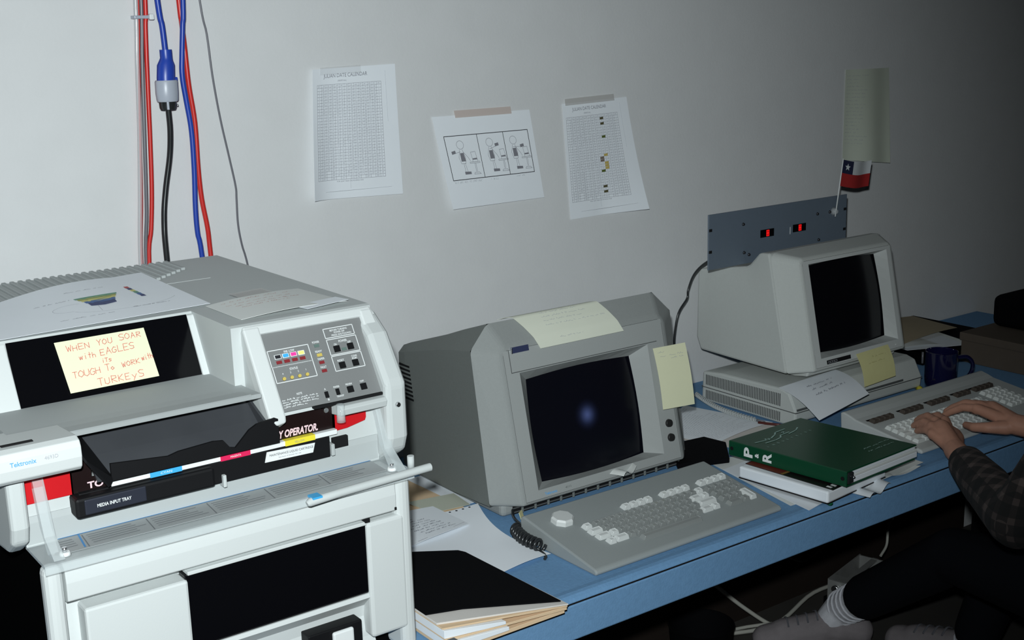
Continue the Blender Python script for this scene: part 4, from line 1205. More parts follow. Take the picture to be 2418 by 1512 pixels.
# small flag stuck to the panel
fg = thing('small_flag', (2.560, RY - .006, 1.20), 'small white, red and blue flag with one star on a thin pole', 'flag')
cyl('suction_cup', (2.560, RY - .001, 1.208), (2.560, RY - .012, 1.208), .011, .005, C_CLEAR, fg, k=18)
cyl('pole', (2.556, RY - .010, 1.196), (2.578, RY - .012, 1.342), .0016, .0014, INK_W, fg, k=8)
FW, FR_, FB = mat('flag_white', (.66, .68, .70), .8), mat('flag_red', (.40, .02, .02), .8), mat('flag_blue', (.012, .015, .05), .8)
def flagf(s, t):
    return V((2.5765 + s - t * .15, RY - .012 - .010 * math.sin(s / .12 * 5.5) * (s / .12), 1.340 - t - s * .10 - .006 * math.sin(s / .12 * 3)))
fsh = Sheet(flagf, .122, .066)
Sheet(lambda s, t: flagf(s + .040, t), .082, .033).build('white_band', FW, 8, 3, .0004, fg)
Sheet(lambda s, t: flagf(s, t + .033), .122, .033).build('red_band', FR_, 10, 3, .0004, fg)
Sheet(lambda s, t: flagf(s, t), .040, .033).build('blue_canton', FB, 5, 3, .0004, fg)
star = []
for i in range(10):
    rr_ = .0095 if i % 2 == 0 else .0040
    star.append((.020 + rr_ * math.sin(i * math.pi / 5), .0165 - rr_ * math.cos(i * math.pi / 5)))
bm = bmesh.new()
cv = bm.verts.new(fsh.pt(.020, .0165, .0008))
vv = [bm.verts.new(fsh.pt(s, t_, .0008)) for s, t_ in star]
for i in range(10):
    bm.faces.new((cv, vv[i], vv[(i + 1) % 10]))
from_bm('star', bm, FW, fg)
# lead running down from the panel
o = tube('panel_lead', [(2.30, -.17, 1.105), (2.262, -.13, 1.1125), (2.232, -.11, 1.098), (2.205, -.10, 1.072), (2.185, -.10, 1.036), (2.181, -.10, 1.014), (2.152, -.10, .981), (2.139, -.10, .928), (2.138, -.10, .88), (2.15, -.09, .80), (2.16, -.08, .756)], .0026, C_BLACK, None)
tag(o, 'thin black lead curving down the wall from the rack panel', 'cable')

# ================================================================== keyboards
KEYMESH = {}
def key_mesh(w, d, h=.0095):
    k = (round(w, 5), round(d, 5), h)
    if k in KEYMESH:
        return KEYMESH[k]
    bm = bmesh.new()
    lo = [(0, 0), (w, 0), (w, d), (0, d)]
    e = .0028
    hi = [(e, .0022), (w - e, .0022), (w - e, d - .0045), (e, d - .0045)]
    a = [bm.verts.new((x, y, 0)) for x, y in lo]
    b = [bm.verts.new((x, y, h if y < d / 2 else h * .97)) for x, y in hi]
    for i in range(4):
        bm.faces.new((a[i], a[(i + 1) % 4], b[(i + 1) % 4], b[i]))
    bm.faces.new(b); bm.faces.new(a[::-1])
    bmesh.ops.recalc_face_normals(bm, faces=bm.faces)
    bmesh.ops.bevel(bm, geom=[x for x in bm.edges if x.verts[0].co.z + x.verts[1].co.z > 1e-4], offset=.0009, segments=2, profile=.5, affect='EDGES')
    # dished top
    top = max(bm.faces, key=lambda f: f.calc_center_median().z * 10 + f.calc_area())
    r = bmesh.ops.inset_region(bm, faces=[top], thickness=min(.0022, d * .15))
    for v in top.verts:
        v.co.z -= .0011
    for f in bm.faces:
        f.smooth = f.calc_area() < 1.2e-5
    me = bpy.data.meshes.new('key')
    bm.to_mesh(me); bm.free()
    KEYMESH[k] = me
    return me
KEYC = {}
def add_key(kb, deck, x, v, w, m, d=.0178, h=.0095):
    base = key_mesh(w - .0012, d, h)
    kk = (base.name, m.name)
    if kk not in KEYC:
        me = base.copy(); me.materials.clear(); me.materials.append(m); KEYC[kk] = me
    o = bpy.data.objects.new('key', KEYC[kk])
    COL.objects.link(o)
    o.parent = kb
    p = deck.p(x, v, 0)
    o.location = p - ORG[kb.name]
    o.rotation_euler = (math.atan2(deck.v.z, deck.v.y), 0, 0)
    ORG[o.name] = p
    return o

kb = thing('computer_keyboard', (1.55, -.66, .75), 'grey keyboard with a round dial and two-tone keys in front of the grey terminal', 'keyboard', 'keyboards')
D1 = Face((1.320, -.765, .762), .205, .035)
U = .0188
prism('case', [(-.772, .751), (-.7755, .757), (-.770, .7625), (-.560, .7975), (-.553, .795), (-.551, .785), (-.555, .751)], 1.318, 1.792, KBODY, kb, .003, 2)
for v0, v1, a, b in ((20.5, 150, 64, 362), (34, 152, 372, 458)):
    slab('key_well', [D1.p(a / 1000, v0 / 1000, .0004), D1.p(b / 1000, v0 / 1000, .0004), D1.p(b / 1000, v1 / 1000, .0004), D1.p(a / 1000, v1 / 1000, .0004)], .001, mat('key_well_grey', (.12, .13, .127), .6), kb)
def row(xs, v, w, m):
    for x in xs:
        add_key(kb, D1, x / 1000, v / 1000, w, m)
for x0 in (184, 283.2, 384):
    row([x0 + 18.8 * i for i in range(4)], 129.5, U, KEYL)
row([69.5], 107, U, KEYL); row([92 + 18.8 * i for i in range(14)], 107, U, KEYG); row([355], 107, U, KEYL)
row([68], 87.5, .030, KEYL); row([98.8 + 18.8 * i for i in range(12)], 87.5, U, KEYG); row([324.6], 87.5, .0276, KEYL); row([352.6], 87.5, U, KEYL)
row([70], 67.5, .030, KEYL); row([100.8], 67.5, U, KEYL); row([120.0 + 18.8 * i for i in range(11)], 67.5, U, KEYG); row([327], 67.5, .045, KEYL)
row([78], 46.5, .0178, KEYL); row([96.2], 46.5, .0298, KEYL); row([126.3 + 18.8 * i for i in range(10)], 46.5, U, KEYG); row([314.5], 46.5, .0278, KEYL); row([342.6], 46.5, .0188, KEYL)
row([143], 26, .150, KEYG)
for r_, v in enumerate((103, 82.5, 61.5)):
    row([380 + 18.8 * i for i in range(4 if r_ < 2 else 3)], v, U, KEYG)
row([380], 40, .0372, KEYG); row([418], 40, U, KEYG)
add_key(kb, D1, .4368, .040, U, KEYL, d=.0385)
# eight-sided dial
dc = D1.p(.053, .158, 0)
def dial_ring(r, d):
    return [D1.p(.053 + r * math.cos(R(45 * j + 22.5)), .158 + r * math.sin(R(45 * j + 22.5)), d) for j in range(8)]
loft('dial', [dial_ring(.0225, 0), dial_ring(.0225, .009), dial_ring(.0195, .0125)], KEYL, kb, smooth=False)
slab('name_plate', [D1.p(.022, .012, .0006), D1.p(.068, .012, .0006), D1.p(.068, .030, .0006), D1.p(.022, .030, .0006)], .0005, mat('plate_grey', (.40, .44, .43), .5), kb)
slab('marker_arrow', [D1.p(.070, .1395, .0005), D1.p(.078, .1355, .0005), D1.p(.070, .146, .0005)], .0004, VENT, kb)
# coiled keyboard cord with its tag
cc = thing('coiled_cable', (1.31, -.56, .751), 'thick black coiled cable beside the left edge of the grey keyboard', 'cable')
cpts = []
for i in range(0, 9 * 14 + 1):
    a = i / 14 * 2 * math.pi
    s_ = i / (9 * 14)
    c0 = V((1.318, -.535, .765)).lerp(V((1.306, -.632, .765)), s_) + V((-.010 * math.sin(s_ * 3.1), 0, 0))
    cpts.append(c0 + V((math.cos(a) * .0105, 0, math.sin(a) * .0105)))
tube('coil', cpts, .0034, C_BLACK, cc, k=8, raw=True)
tube('cord_end', [(1.302, -.632, .757), (1.300, -.652, .754), (1.292, -.660, .7535)], .003, C_BLACK, cc, k=8)
tube('cord_end', [(1.338, -.53, .764), (1.345, -.50, .764), (1.36, -.47, .760), (1.37, -.455, .765)], .003, C_BLACK, cc, k=8)
slab('yellow_tag', [(1.345, -.520, .792), (1.329, -.533, .794), (1.333, -.541, .768), (1.349, -.528, .766)], .0008, mat('tag_yellow', (.78, .74, .40), .8), cc)
# scrap under the terminal front
t, sh = flat_paper('paper_scrap', [(1.600, -.478, .7925), (1.668, -.470, .7960), (1.655, -.500, .7990), (1.612, -.510, .7930)], .07, .03, PAPER2, 'small crumpled white scrap between the grey terminal and its keyboard', lambda a, b: V((0, 0, .006 * math.sin(a * 7))), 'paper', 8, 4)

# second keyboard
k2 = thing('computer_keyboard', (2.55, -.62, .75), 'beige keyboard with dark function keys under the typing hands', 'keyboard', 'keyboards')
D2 = Face((2.290, -.735, .760), .215, .032)
prism('case', [(-.744, .751), (-.746, .757), (-.740, .761), (-.560, .7865), (-.545, .792), (-.525, .797), (-.517, .794), (-.520, .751)], 2.274, 2.816, K2BODY, k2, .004, 2)
def row2(x0, x1, v, m=K2KEY, w=.019, d=.0178):
    x = x0
    while x + w * 1000 * .9 <= x1:
        add_key(k2, D2, x / 1000, v / 1000, w, m, d)
        x += w * 1000
for a, b in ((2, 84), (112, 192), (215, 293), (318, 380), (392, 470)):
    slab('key_recess', [D2.p(a / 1000, .134, .0006), D2.p(b / 1000, .134, .0006), D2.p(b / 1000, .162, .0006), D2.p(a / 1000, .162, .0006)], .001, VENT, k2)
    row2(a + 2, b, 138, K2DARK)
for i, v in enumerate((94, 75, 56, 37, 18, 0)):
    st = (6, 6, 6, 6, 6, 6)[i]
    if i < 5:
        w0 = (.019, .0285, .0330, .0425, .0285)[i]
        add_key(k2, D2, st / 1000, v / 1000, w0, K2KEY)
        row2(st + w0 * 1000, 290, v)
        if i in (0, 1, 4):
            row2(305, 364, v)
    else:
        pass
for v in (112, 93, 74, 55, 36):
    row2(392, 470, v)
slab('lamp_strip', [D2.p(.480, .100, .0006), D2.p(.515, .100, .0006), D2.p(.515, .108, .0006), D2.p(.480, .108, .0006)], .0005, VENT, k2)

# ================================================================== papers between the printer and the grey terminal
rn = random.Random(21)
t, sh = flat_paper('printout_sheet', [(1.16, -.12, .7515), (1.36, -.14, .7515), (1.372, -.345, .7515), (1.20, -.33, .7515)], .2, .2, PAPER, 'white sheets tucked beside the left side of the grey terminal', nx=4, ny=4)
t, sh = flat_paper('manila_folder', [(1.14, -.10, .7535), (1.315, -.14, .7535), (1.322, -.375, .7535), (1.15, -.33, .7535)], .18, .24, MANILA, 'tan folder lying beside the printer under the written sheets', cat='folder', nx=4, ny=4)
t, sh = flat_paper('green_slip', [(1.240, -.262, .7555), (1.345, -.282, .7555), (1.336, -.356, .7555), (1.255, -.345, .7555)], .1, .08, mat('pale_green_paper', (.56, .58, .48), .85), 'pale green slip beside the base of the grey terminal', cat='paper', nx=3, ny=3)
def bow_c(a, b):
    return V((-.028 * a * a * math.sin(b * math.pi), 0, .010 * max(0, a - .55) / .45 * max(0, .6 - b) / .6 + .004 * math.sin(a * 6 + b * 3)))
t, sh = flat_paper('continuous_paper', [(1.085, -.300, .758), (1.335, -.385, .758), (1.312, -.652, .754), (1.06, -.67, .756)], .26, .30, PAPER, 'large white perforated computer sheet with a curled corner, half under the black folder', bow_c, nx=16, ny=16)
for i in range(7):
    p = sh.pt(.160 + .0135 * i, .007, .0004)
    cyl('punch_hole', p, p + V((0, 0, .0004)), .0024, .0024, INK_K, t, k=10)
t, sh = flat_paper('written_sheet', [(1.035, -.300, .762), (1.262, -.332, .763), (1.268, -.452, .762), (1.10, -.478, .762)], .23, .17, PAPER, 'white sheet with lines of black handwriting beside the printer', lambda a, b: V((0, 0, .003 * math.sin(a * 3))), nx=10, ny=8)
hl = []
for i in range(9):
    hl += scribble(.075 + .004 * i, .050 + .0125 * i, .150 + .006 * i + rn.uniform(-.01, .01), .0055, rn)
strokes('handwriting', hl, .0009, sh, INK_NAVY, t, .0010)
strokes('ruled_line', [[(.06, .166), (.225, .155)]], .0009, sh, INK_G, t, .0010)
# ------------------------------------------------------------------ stack of folders hanging over the table edge
def wedge(name, label, cat, xr, xl, yf_r, yf_l, yb, top, bot, m, grp=None):
    """a flat stack: right/left x, front y at both ends, back y, (right, left) heights of top and bottom"""
    bm = bmesh.new()
    def vs(h):
        return [bm.verts.new(c) for c in ((xr, yf_r, h[0]), (xr - .014, yb, h[0]), (xl, yb + .02, h[1]), (xl, yf_l, h[1]))]
    a, b = vs(top), vs(bot)
    bm.faces.new(a); bm.faces.new(b[::-1])
    for i in range(4):
        bm.faces.new((a[i], b[i], b[(i + 1) % 4], a[(i + 1) % 4]))
    bmesh.ops.recalc_face_normals(bm, faces=bm.faces)
    bevel(bm, .0005, 1)
    return tag(from_bm(name, bm, m), label, cat, grp)
FG = 'folders in the stack at the table edge'
wedge('manila_folder', 'lowest tan folder of the stack hanging over the table edge', 'folder', 1.187, .962, -.850, -.849, -.560, (.7590, .7590), (.7522, .7522), MANILA, FG)
wedge('page_stack', 'lower white page block in the stack hanging over the table edge', 'paper', 1.072, .960, -.8535, -.850, -.570, (.7655, .7730), (.7593, .7593), PAPER, FG)
wedge('manila_folder', 'middle tan folder of the stack hanging over the table edge', 'folder', 1.188, .958, -.855, -.846, -.565, (.7655, .7765), (.7595, .7738), MANILA, FG)
wedge('page_stack', 'upper white page block in the stack hanging over the table edge', 'paper', 1.066, .957, -.8535, -.842, -.572, (.7770, .7905), (.7718, .7770), PAPER, FG)
wedge('manila_folder', 'upper tan folder, just under the pale folder of the stack', 'folder', 1.187, .956, -.858, -.838, -.570, (.7705, .7935), (.7660, .7910), MANILA, FG)
wedge('pale_folder', 'pale grey-beige folder directly under the black cover', 'folder', 1.186, .955, -.862, -.824, -.572, (.7735, .7975), (.7710, .7940), MANILA2, FG)
bz = lambda x: .7735 + (1.186 - x) * .1039 + .0032
bc = slab('black_folder', [V((x, y, bz(x))) for x, y in ((1.179, -.851), (1.167, -.590), (1.160, -.576), (1.085, -.546), (.958, -.530), (.955, -.792), (1.02, -.800))], .0024, FBLACK, None, .0005)
tag(bc, 'matt black folder lying on top of the stack at the table edge', 'folder', FG)
t = thing('binder_clip', (.966, -.857, .765), 'small chrome clip at the left corner of the folder stack', 'clip')
box('clip_body', .957, .972, -.862, -.846, .764, .778, C_BLACK, t, .002)
tube('clip_wire', [(.960, -.862, .768), (.958, -.874, .760), (.966, -.876, .757), (.970, -.862, .764)], .0012, CHROME, t, k=8)

# ================================================================== green binder and the pile below it
t, sh = flat_paper('loose_sheet', [(1.885, -.480, .7512), (2.10, -.50, .7512), (2.06, -.78, .7512), (1.828, -.765, .7512)], .22, .28, PAPER2, 'lowest white sheet under the pile of books, beside the grey keyboard', nx=6, ny=6)
t, sh = flat_paper('loose_sheet', [(1.872, -.535, .7527), (2.02, -.52, .7527), (1.982, -.778, .7527), (1.834, -.807, .7527)], .22, .28, PAPER, 'white sheet with a sharp front corner under the thick paperback', nx=6, ny=6)
t, sh = flat_paper('loose_sheet', [(1.93, -.560, .7540), (2.222, -.570, .7540), (2.220, -.788, .7540), (1.98, -.800, .7540)], .24, .25, PAPER2, 'sheet sticking out to the right under the green binder', lambda a, b: V((0, 0, .004 * a * b)), nx=8, ny=8)
t, sh = flat_paper('crumpled_sheet', [(1.94, -.640, .7555), (2.085, -.650, .7575), (2.062, -.825, .7570), (1.975, -.842, .7545)], .14, .20, PAPER, 'crumpled white sheet with a torn tip near the table edge', lambda a, b: V((0, 0, .006 * math.sin(a * 9) * b)), nx=12, ny=8)
t, sh = flat_paper('crumpled_sheet', [(1.95, -.62, .7580), (2.12, -.63, .760), (2.195, -.800, .7570), (2.0, -.79, .756)], .17, .18, PAPER2, 'wrinkled sheet between the torn sheet and the green binder', lambda a, b: V((0, 0, .005 * math.sin(a * 8 + b * 5))), nx=12, ny=8)
# thick paperback
bk = thing('paperback_book', (1.96, -.70, .755), 'thick paperback with a black and red cover under the green binder', 'book')
Bc = [(1.852, -.600), (1.876, -.818), (2.085, -.795), (2.06, -.578)]
slab('page_block', [V((x, y, .7835)) for x, y in Bc], .025, PAPER, bk, .004, 2)
def inset(c, k):
    cx, cy = sum(p[0] for p in c) / 4, sum(p[1] for p in c) / 4
    return [(cx + (x - cx) * k, cy + (y - cy) * k) for x, y in c]
CV = mat('book_cover_dark', (.012, .010, .010), .3, .4)
slab('front_cover', [V((1.872, -.600, .7850)), V((1.890, -.818, .7850)), V((2.085, -.795, .7850)), V((2.06, -.578, .7850))], .0015, CV, bk)
slab('back_cover', [V((x, y, .7588)) for x, y in inset(Bc, 1.0)], .0012, CV, bk)
slab('red_band', [V((1.8725, -.602, .7854)), V((1.880, -.690, .7854)), V((1.93, -.688, .7854)), V((1.92, -.600, .7854))], .0004, mat('cover_red', (.16, .03, .02), .35), bk)
slab('ochre_band', [V((1.880, -.690, .7855)), V((1.8805, -.696, .7855)), V((1.93, -.694, .7855)), V((1.93, -.688, .7855))], .0004, mat('cover_ochre', (.25, .15, .04), .4), bk)
for k in range(4):
    a = .770 + .014 * 0
    slab('cover_mark', [V((1.893 + .013 * k, -.798, .7856)), V((1.8935 + .013 * k, -.810, .7856)), V((1.900 + .013 * k, -.809, .7856)), V((1.8995 + .013 * k, -.797, .7856))], .0003, INK_W, bk)
# binder
bi = thing('ring_binder', (2.01, -.68, .787), 'dark green ring binder lettered on its spine, lying on the paperback', 'binder')
C4 = [V((1.880, -.544, 0)), V((2.112, -.538, 0)), V((2.154, -.817, 0)), V((1.915, -.831, 0))]
def cz(k, a, b, z):
    return (C4[0] * (1 - a) + C4[1] * a) * (1 - b) + (C4[3] * (1 - a) + C4[2] * a) * b + V((0, 0, z))
def bslab(name, a0, a1, b0, b1, zt, th, m, bev=.0008):
    return slab(name, [cz(0, a0, b1, zt), cz(0, a1, b1, zt), cz(0, a1, b0, zt), cz(0, a0, b0, zt)], th, m, bi, bev)
bslab('front_cover', 0, 1.0, 0, 1, .8200, .0030, GREEN)
bslab('back_cover', 0, .985, .0, 1, .7902, .0030, GREEN)
bslab('spine', -.004, .012, 0, 1, .8195, .0318, GREEN)
bslab('page_block', .08, 1.005, .015, .985, .8165, .0080, PAPER)
bslab('page_block', .10, 1.03, .02, .99, .8080, .0060, PAPER2)
bslab('page_block', .07, 1.03, .01, .99, .8015, .0112, PAPER)
for b in (.03, .97):
    p = cz(0, -.004, b, .804)
    cyl('spine_eyelet', p, p + V((-.0012, 0, 0)), .0042, .0042, VENT, bi, k=14)
rg = box('ring_metal', 1.9185, 1.9365, -.8325, -.826, .7915, .8165, C_BLACK, bi, .004, 2)
screw(bi, cz(0, .06, 1.0, .804) + V((.002, -.004, .002)), (0, -1, 0), .003)
# lettering on spine: letter up = +y, letter right = +z
ssh = Sheet(lambda s, t: cz(0, -.0045, t / .289, .789) + V((-.0004, 0, s)), .03, .289)
text('spine_letter', 'P', ssh, .004, .062, .030, INK_W, bi, width=.021, bold=.035)
text('spine_letter', '&', ssh, .009, .078, .013, INK_W, bi, width=.010, bold=.035)
text('spine_letter', 'R', ssh, .004, .110, .030, INK_W, bi, width=.021, bold=.035)
bsh = Sheet(lambda s, t: cz(0, s / .232, t / .289, .8203), .232, .289)
strokes('cover_logo', [[(.022, .050), (.050, .054)], [(.036, .066), (.066, .067), (.086, .063), (.100, .052), (.130, .050)], [(.070, .052), (.092, .043), (.108, .032), (.140, .030)], [(.052, .048), (.060, .048), (.066, .053), (.056, .056), (.052, .048)],
                       [(.112, .046), (.120, .040), (.126, .042), (.112, .046)], [(.12, .058), (.150, .052), (.168, .042)]], .0030, bsh, GREENINK, bi)
for i, ch in enumerate('INDUSTRIES'):
    text('cover_lettering', ch, bsh, .018 + .0165 * i, .088 - .0012 * i, .0075, GREENINK, bi, bold=.02)
strokes('cover_title', scribble(.135, .232, .185, .005, rn) + scribble(.190, .230, .225, .005, rn) + scribble(.130, .248, .215, .005, rn), .0012, bsh, GREENINK, bi)

# ================================================================== behind the keyboards
nb = slab('black_notebook', [V((1.800, -.470, .764)), V((1.915, -.512, .764)), V((1.985, -.432, .764)), V((1.975, -.372, .764)), V((1.88, -.360, .764))], .012, FBLACK, None, .001)
tag(nb, 'black notebook wedged between the grey terminal and the green binder', 'notebook')
t, sh = flat_paper('manila_folder', [(1.93, -.30, .7525), (2.14, -.17, .7525), (2.20, -.40, .7525), (1.99, -.445, .7525)], .22, .24, MANILA2, 'pale folder under the printed listing behind the green binder', cat='folder', nx=4, ny=4)
t, sh = flat_paper('printed_listing', [(1.93, -.275, .7560), (2.125, -.150, .7560), (2.19, -.385, .7550), (1.975, -.408, .7550)], .23, .26, PAPER, 'computer listing with grey print between the grey terminal and the base unit', lambda a, b: V((0, 0, .006 * math.sin(a * 3))), nx=8, ny=8)
ln = []
for i in range(26):
    ln += scribble(.02, .012 + .009 * i, rn.uniform(.14, .21), .003, rn)
strokes('listing_print', ln, .0006, sh, INK_LG, t, .001)
# coiled lead with a grey plug in front of the base unit
cl = thing('coiled_lead', (2.155, -.25, .757), 'pale grey coiled lead along the left side of the base unit', 'cable')
cpts = []
for i in range(0, 30 * 10 + 1):
    a = i / 10 * 2 * math.pi
    s_ = i / 300
    c0 = V((2.184, -.132, .770)).lerp(V((2.156, -.365, .7635)), s_) + V((-.020 * math.sin(s_ * 3.1), 0, 0))
    cpts.append(c0 + V((math.cos(a) * .0048, 0, math.sin(a) * .0048)))
tube('coil', cpts, .0019, mat('lead_grey', (.42, .44, .44), .5), cl, k=6, raw=True)
cyl('lead_tip', (2.156, -.365, .7635), (2.164, -.385, .762), .0035, .002, C_GREY, cl, k=10)
o = tube('pencil', [(2.152, -.374, .7605), (2.19, -.445, .7605)], .0036, mat('maroon_pencil', (.10, .02, .015), .4), None, k=6, raw=True)
tag(o, 'dark red pencil pointing under the green binder', 'pencil')
# connector on the wall side
t = thing('wall_connector', (2.14, -.10, .75), 'dark upright connector box behind the tall yellow note', 'connector')
box('connector_body', 2.122, 2.152, -.115, -.075, .790, .872, C_GREY, t, .004)
tube('connector_frame', [(2.116, -.118, .792), (2.116, -.118, .868), (2.122, -.116, .876), (2.150, -.112, .874)], .0022, C_BLACK, t, k=8)
tube('connector_lead', [(2.14, -.095, .79), (2.150, -.10, .770), (2.172, -.12, .765), (2.184, -.132, .767)], .0042, C_GREY, t, k=8)
box('connector_foot', 2.118, 2.156, -.12, -.07, .7505, .790, C_BLACK, t, .003)

# ================================================================== mug, marker and the far right of the table
mg = thing('coffee_mug', (2.742, -.455, .75), 'dark blue glazed mug beside the base unit', 'mug')
mp = [(.0, .7505), (.036, .7505), (.0385, .753), (.0405, .78), (.0405, .842), (.0412, .848), (.0390, .849), (.0375, .842), (.0370, .77), (.0, .768)]
lathe('cup', mp, (2.742, -.455, 0), MUGBLUE, mg, 36)
tube('handle', [(2.770, -.484, .832), (2.787, -.500, .833), (2.797, -.510, .815), (2.793, -.506, .787), (2.778, -.492, .772), (2.769, -.483, .772)], .0052, MUGBLUE, mg, k=10)
hm = thing('marker_pen', (2.69, -.42, .752), 'yellow marker pen lying by the corner of the base unit', 'pen')
cyl('barrel', (2.735, -.365, .759), (2.668, -.446, .759), .0075, .0075, mat('marker_dull', (.22, .18, .03), .5), hm, k=14, bev=.001)
cyl('cap', (2.668, -.446, .759), (2.655, -.462, .759), .0085, .0078, YELLOW, hm, k=14, bev=.001)
tr = thing('letter_tray', (3.02, -.17, .75), 'black letter tray holding an envelope at the right end of the table', 'tray')
box('tray_base', 2.88, 3.21, -.30, -.02, .752, .757, FBLACK, tr, .001)
box('tray_shelf', 2.88, 3.21, -.30, -.02, .790, .7935, FBLACK, tr, .001)
for x in (2.885, 3.205):
    for y in (-.025, -.295):
        cyl('tray_post', (x, y, .752), (x, y, .792), .003, .003, C_GREY, tr, k=10)
t, sh = flat_paper('white_sheet', [(2.87, -.06, .7975), (3.11, -.10, .7975), (3.048, -.325, .7960), (2.86, -.25, .7965)], .24, .24, PAPER2, 'white papers sticking out under the brown envelope', lambda a, b: V((0, 0, .004 * math.sin(a * 6))), nx=8, ny=6)
t, sh = flat_paper('white_sheet', [(2.86, -.08, .7955), (3.09, -.13, .7955), (3.02, -.340, .7950), (2.85, -.27, .7950)], .24, .24, PAPER, 'lowest white paper on the black letter tray', nx=6, ny=6)
t, sh = flat_paper('brown_envelope', [(2.90, -.020, .8010), (3.175, -.045, .8015), (3.146, -.220, .8015), (2.868, -.235, .8000)], .26, .18, mat('envelope_brown', (.44, .36, .24), .85, var=.06, scale=20), 'brown envelope on the letter tray beside the beige monitor', lambda a, b: V((0, 0, .006 * math.sin(a * 3.1))), 'envelope', 8, 6)
cb = thing('cardboard_box', (3.16, -.45, .75), 'shallow dull brown cardboard box at the right end of the table', 'box')
box('box_body', 3.000, 3.34, -.60, -.335, .7505, .828, CARD, cb, .002)
box('box_lid', 2.996, 3.344, -.604, -.331, .812, .834, CARD, cb, .002)
bt = thing('black_case', (3.20, -.42, .834), 'black rounded equipment case standing on the cardboard box', 'case')
box('case_body', 3.115, 3.33, -.50, -.345, .8345, .925, FBLACK, bt, .022, 4)
box('case_handle', 3.16, 3.28, -.43, -.415, .924, .934, C_BLACK, bt, .003)

# ================================================================== under the table
def floor_cable(name, pts, r, m, label):
    return tag(tube(name, pts, r, m, None, k=8, sub=6), label, 'cable', 'cables under the table')
floor_cable('floor_cable', [(2.02, -.05, .012), (2.30, -.03, .010), (2.52, -.10, .010), (2.74, -.06, .030), (2.95, -.05, .012)], .006, C_WHITE, 'pale cable snaking across the floor behind the shoe')
floor_cable('floor_cable', [(2.10, -.12, .010), (2.36, -.06, .022), (2.60, -.14, .022), (2.90, -.16, .010)], .005, C_WHITE, 'thinner pale cable crossing under the table behind the foot')
floor_cable('floor_cable', [(2.36, -.02, .16), (2.45, -.06, .07), (2.52, -.12, .012), (2.58, -.22, .008), (2.6, -.30, .008)], .006, C_WHITE, 'pale cable dropping from the wall to the floor')
floor_cable('floor_cable', [(1.95, -.08, .02), (2.16, -.14, .02), (2.33, -.20, .012), (2.5, -.28, .008)], .007, C_BLACK, 'dark cable lying in front of the shoe tip')
floor_cable('floor_cable', [(2.60, -.03, .20), (2.70, -.03, .135), (2.76, -.03, .130), (2.9, -.03, .18)], .004, C_GREY, 'slack grey cable hanging on the wall under the table')
jb = thing('metal_box', (2.73, -.20, 0), 'open grey metal box with a round knob on the floor under the table', 'box')
JM = mat('galvanized', (.34, .34, .33), .45, .5, metal=.3, var=.2, scale=30)
ax = V((.97, .25, 0)).normalized(); ay = V((-.25, .97, 0)).normalized()
def jp(a, b, c):
    return V((2.685, -.262, .045)) + ax * a + ay * b + V((0, 0, c))
slab('end_plate', [jp(0, 0, .02), jp(0, .085, .02), jp(0, .085, .095), jp(0, 0, .095)], .004, JM, jb)
slab('end_plate', [jp(.205, 0, .02), jp(.205, .085, .02), jp(.205, .085, .095), jp(.205, 0, .095)], .004, JM, jb)
slab('side_plate', [jp(0, 0, .02), jp(.21, 0, .02), jp(.21, 0, .095), jp(0, 0, .095)], .004, JM, jb)
slab('side_plate', [jp(0, .085, .02), jp(.21, .085, .02), jp(.21, .085, .095), jp(0, .085, .095)], .004, JM, jb)
slab('bottom_plate', [jp(0, 0, .024), jp(.21, 0, .024), jp(.21, .085, .024), jp(0, .085, .024)], .004, JM, jb)
slab('cross_strip', [jp(0, .030, .094), jp(.21, .030, .094), jp(.21, .048, .094), jp(0, .048, .094)], .003, JM, jb)
slab('cross_strip', [jp(0, .0, .0952), jp(.035, .0, .0952), jp(.035, .085, .0952), jp(0, .085, .0952)], .003, JM, jb)
box('stand', 2.69, 2.86, -.23, -.14, .0, .064, FBLACK, jb)
p = jp(-.005, .060, .074)
cyl('knob', p, p - ax * .012, .013, .011, CHROME, jb, k=18, bev=.002)
p = jp(-.005, .030, .042)
cyl('port', p, p - ax * .004, .014, .013, C_BLACK, jb, k=18)
tube('cord', [jp(.20, .02, .11), jp(.24, .02, .13), jp(.27, .03, .165), jp(.34, .05, .175)], .004, C_WHITE, jb, k=8)
p = jp(.36, .055, .178)
cyl('cord_tip', jp(.34, .05, .175), p, .007, .006, CHROME, jb, k=12)
wb = thing('waste_bin', (2.17, -.15, 0), 'black waste bin on the floor left of the shoe', 'bin')
lathe('bin_body', [(.0, .0), (.072, .0), (.085, .15), (.088, .155), (.084, .155), (.070, .006), (.0, .006)], (2.17, -.17, 0), FBLACK, wb, 28)

# ================================================================== the typist
def cone_rings(p0, p1, r0, r1, k=14, caps=4):
    d = (p1 - p0)
    L = d.length
    d = d / L if L > 1e-6 else V((0, 0, 1))
    n = d.orthogonal().normalized(); b = d.cross(n)
    rings = []
    seq = [(-math.cos(R(90 * i / caps)) * r0, math.sin(R(90 * i / caps)) * r0) for i in range(1, caps + 1)]
    seq += [(L + math.sin(R(90 * i / caps)) * r1, math.cos(R(90 * i / caps)) * r1) for i in range(0, caps)]
    for z, r in seq:
        rings.append([p0 + d * z + (n * math.cos(2 * math.pi * j / k) + b * math.sin(2 * math.pi * j / k)) * max(r, .0003) for j in range(k)])
    return rings

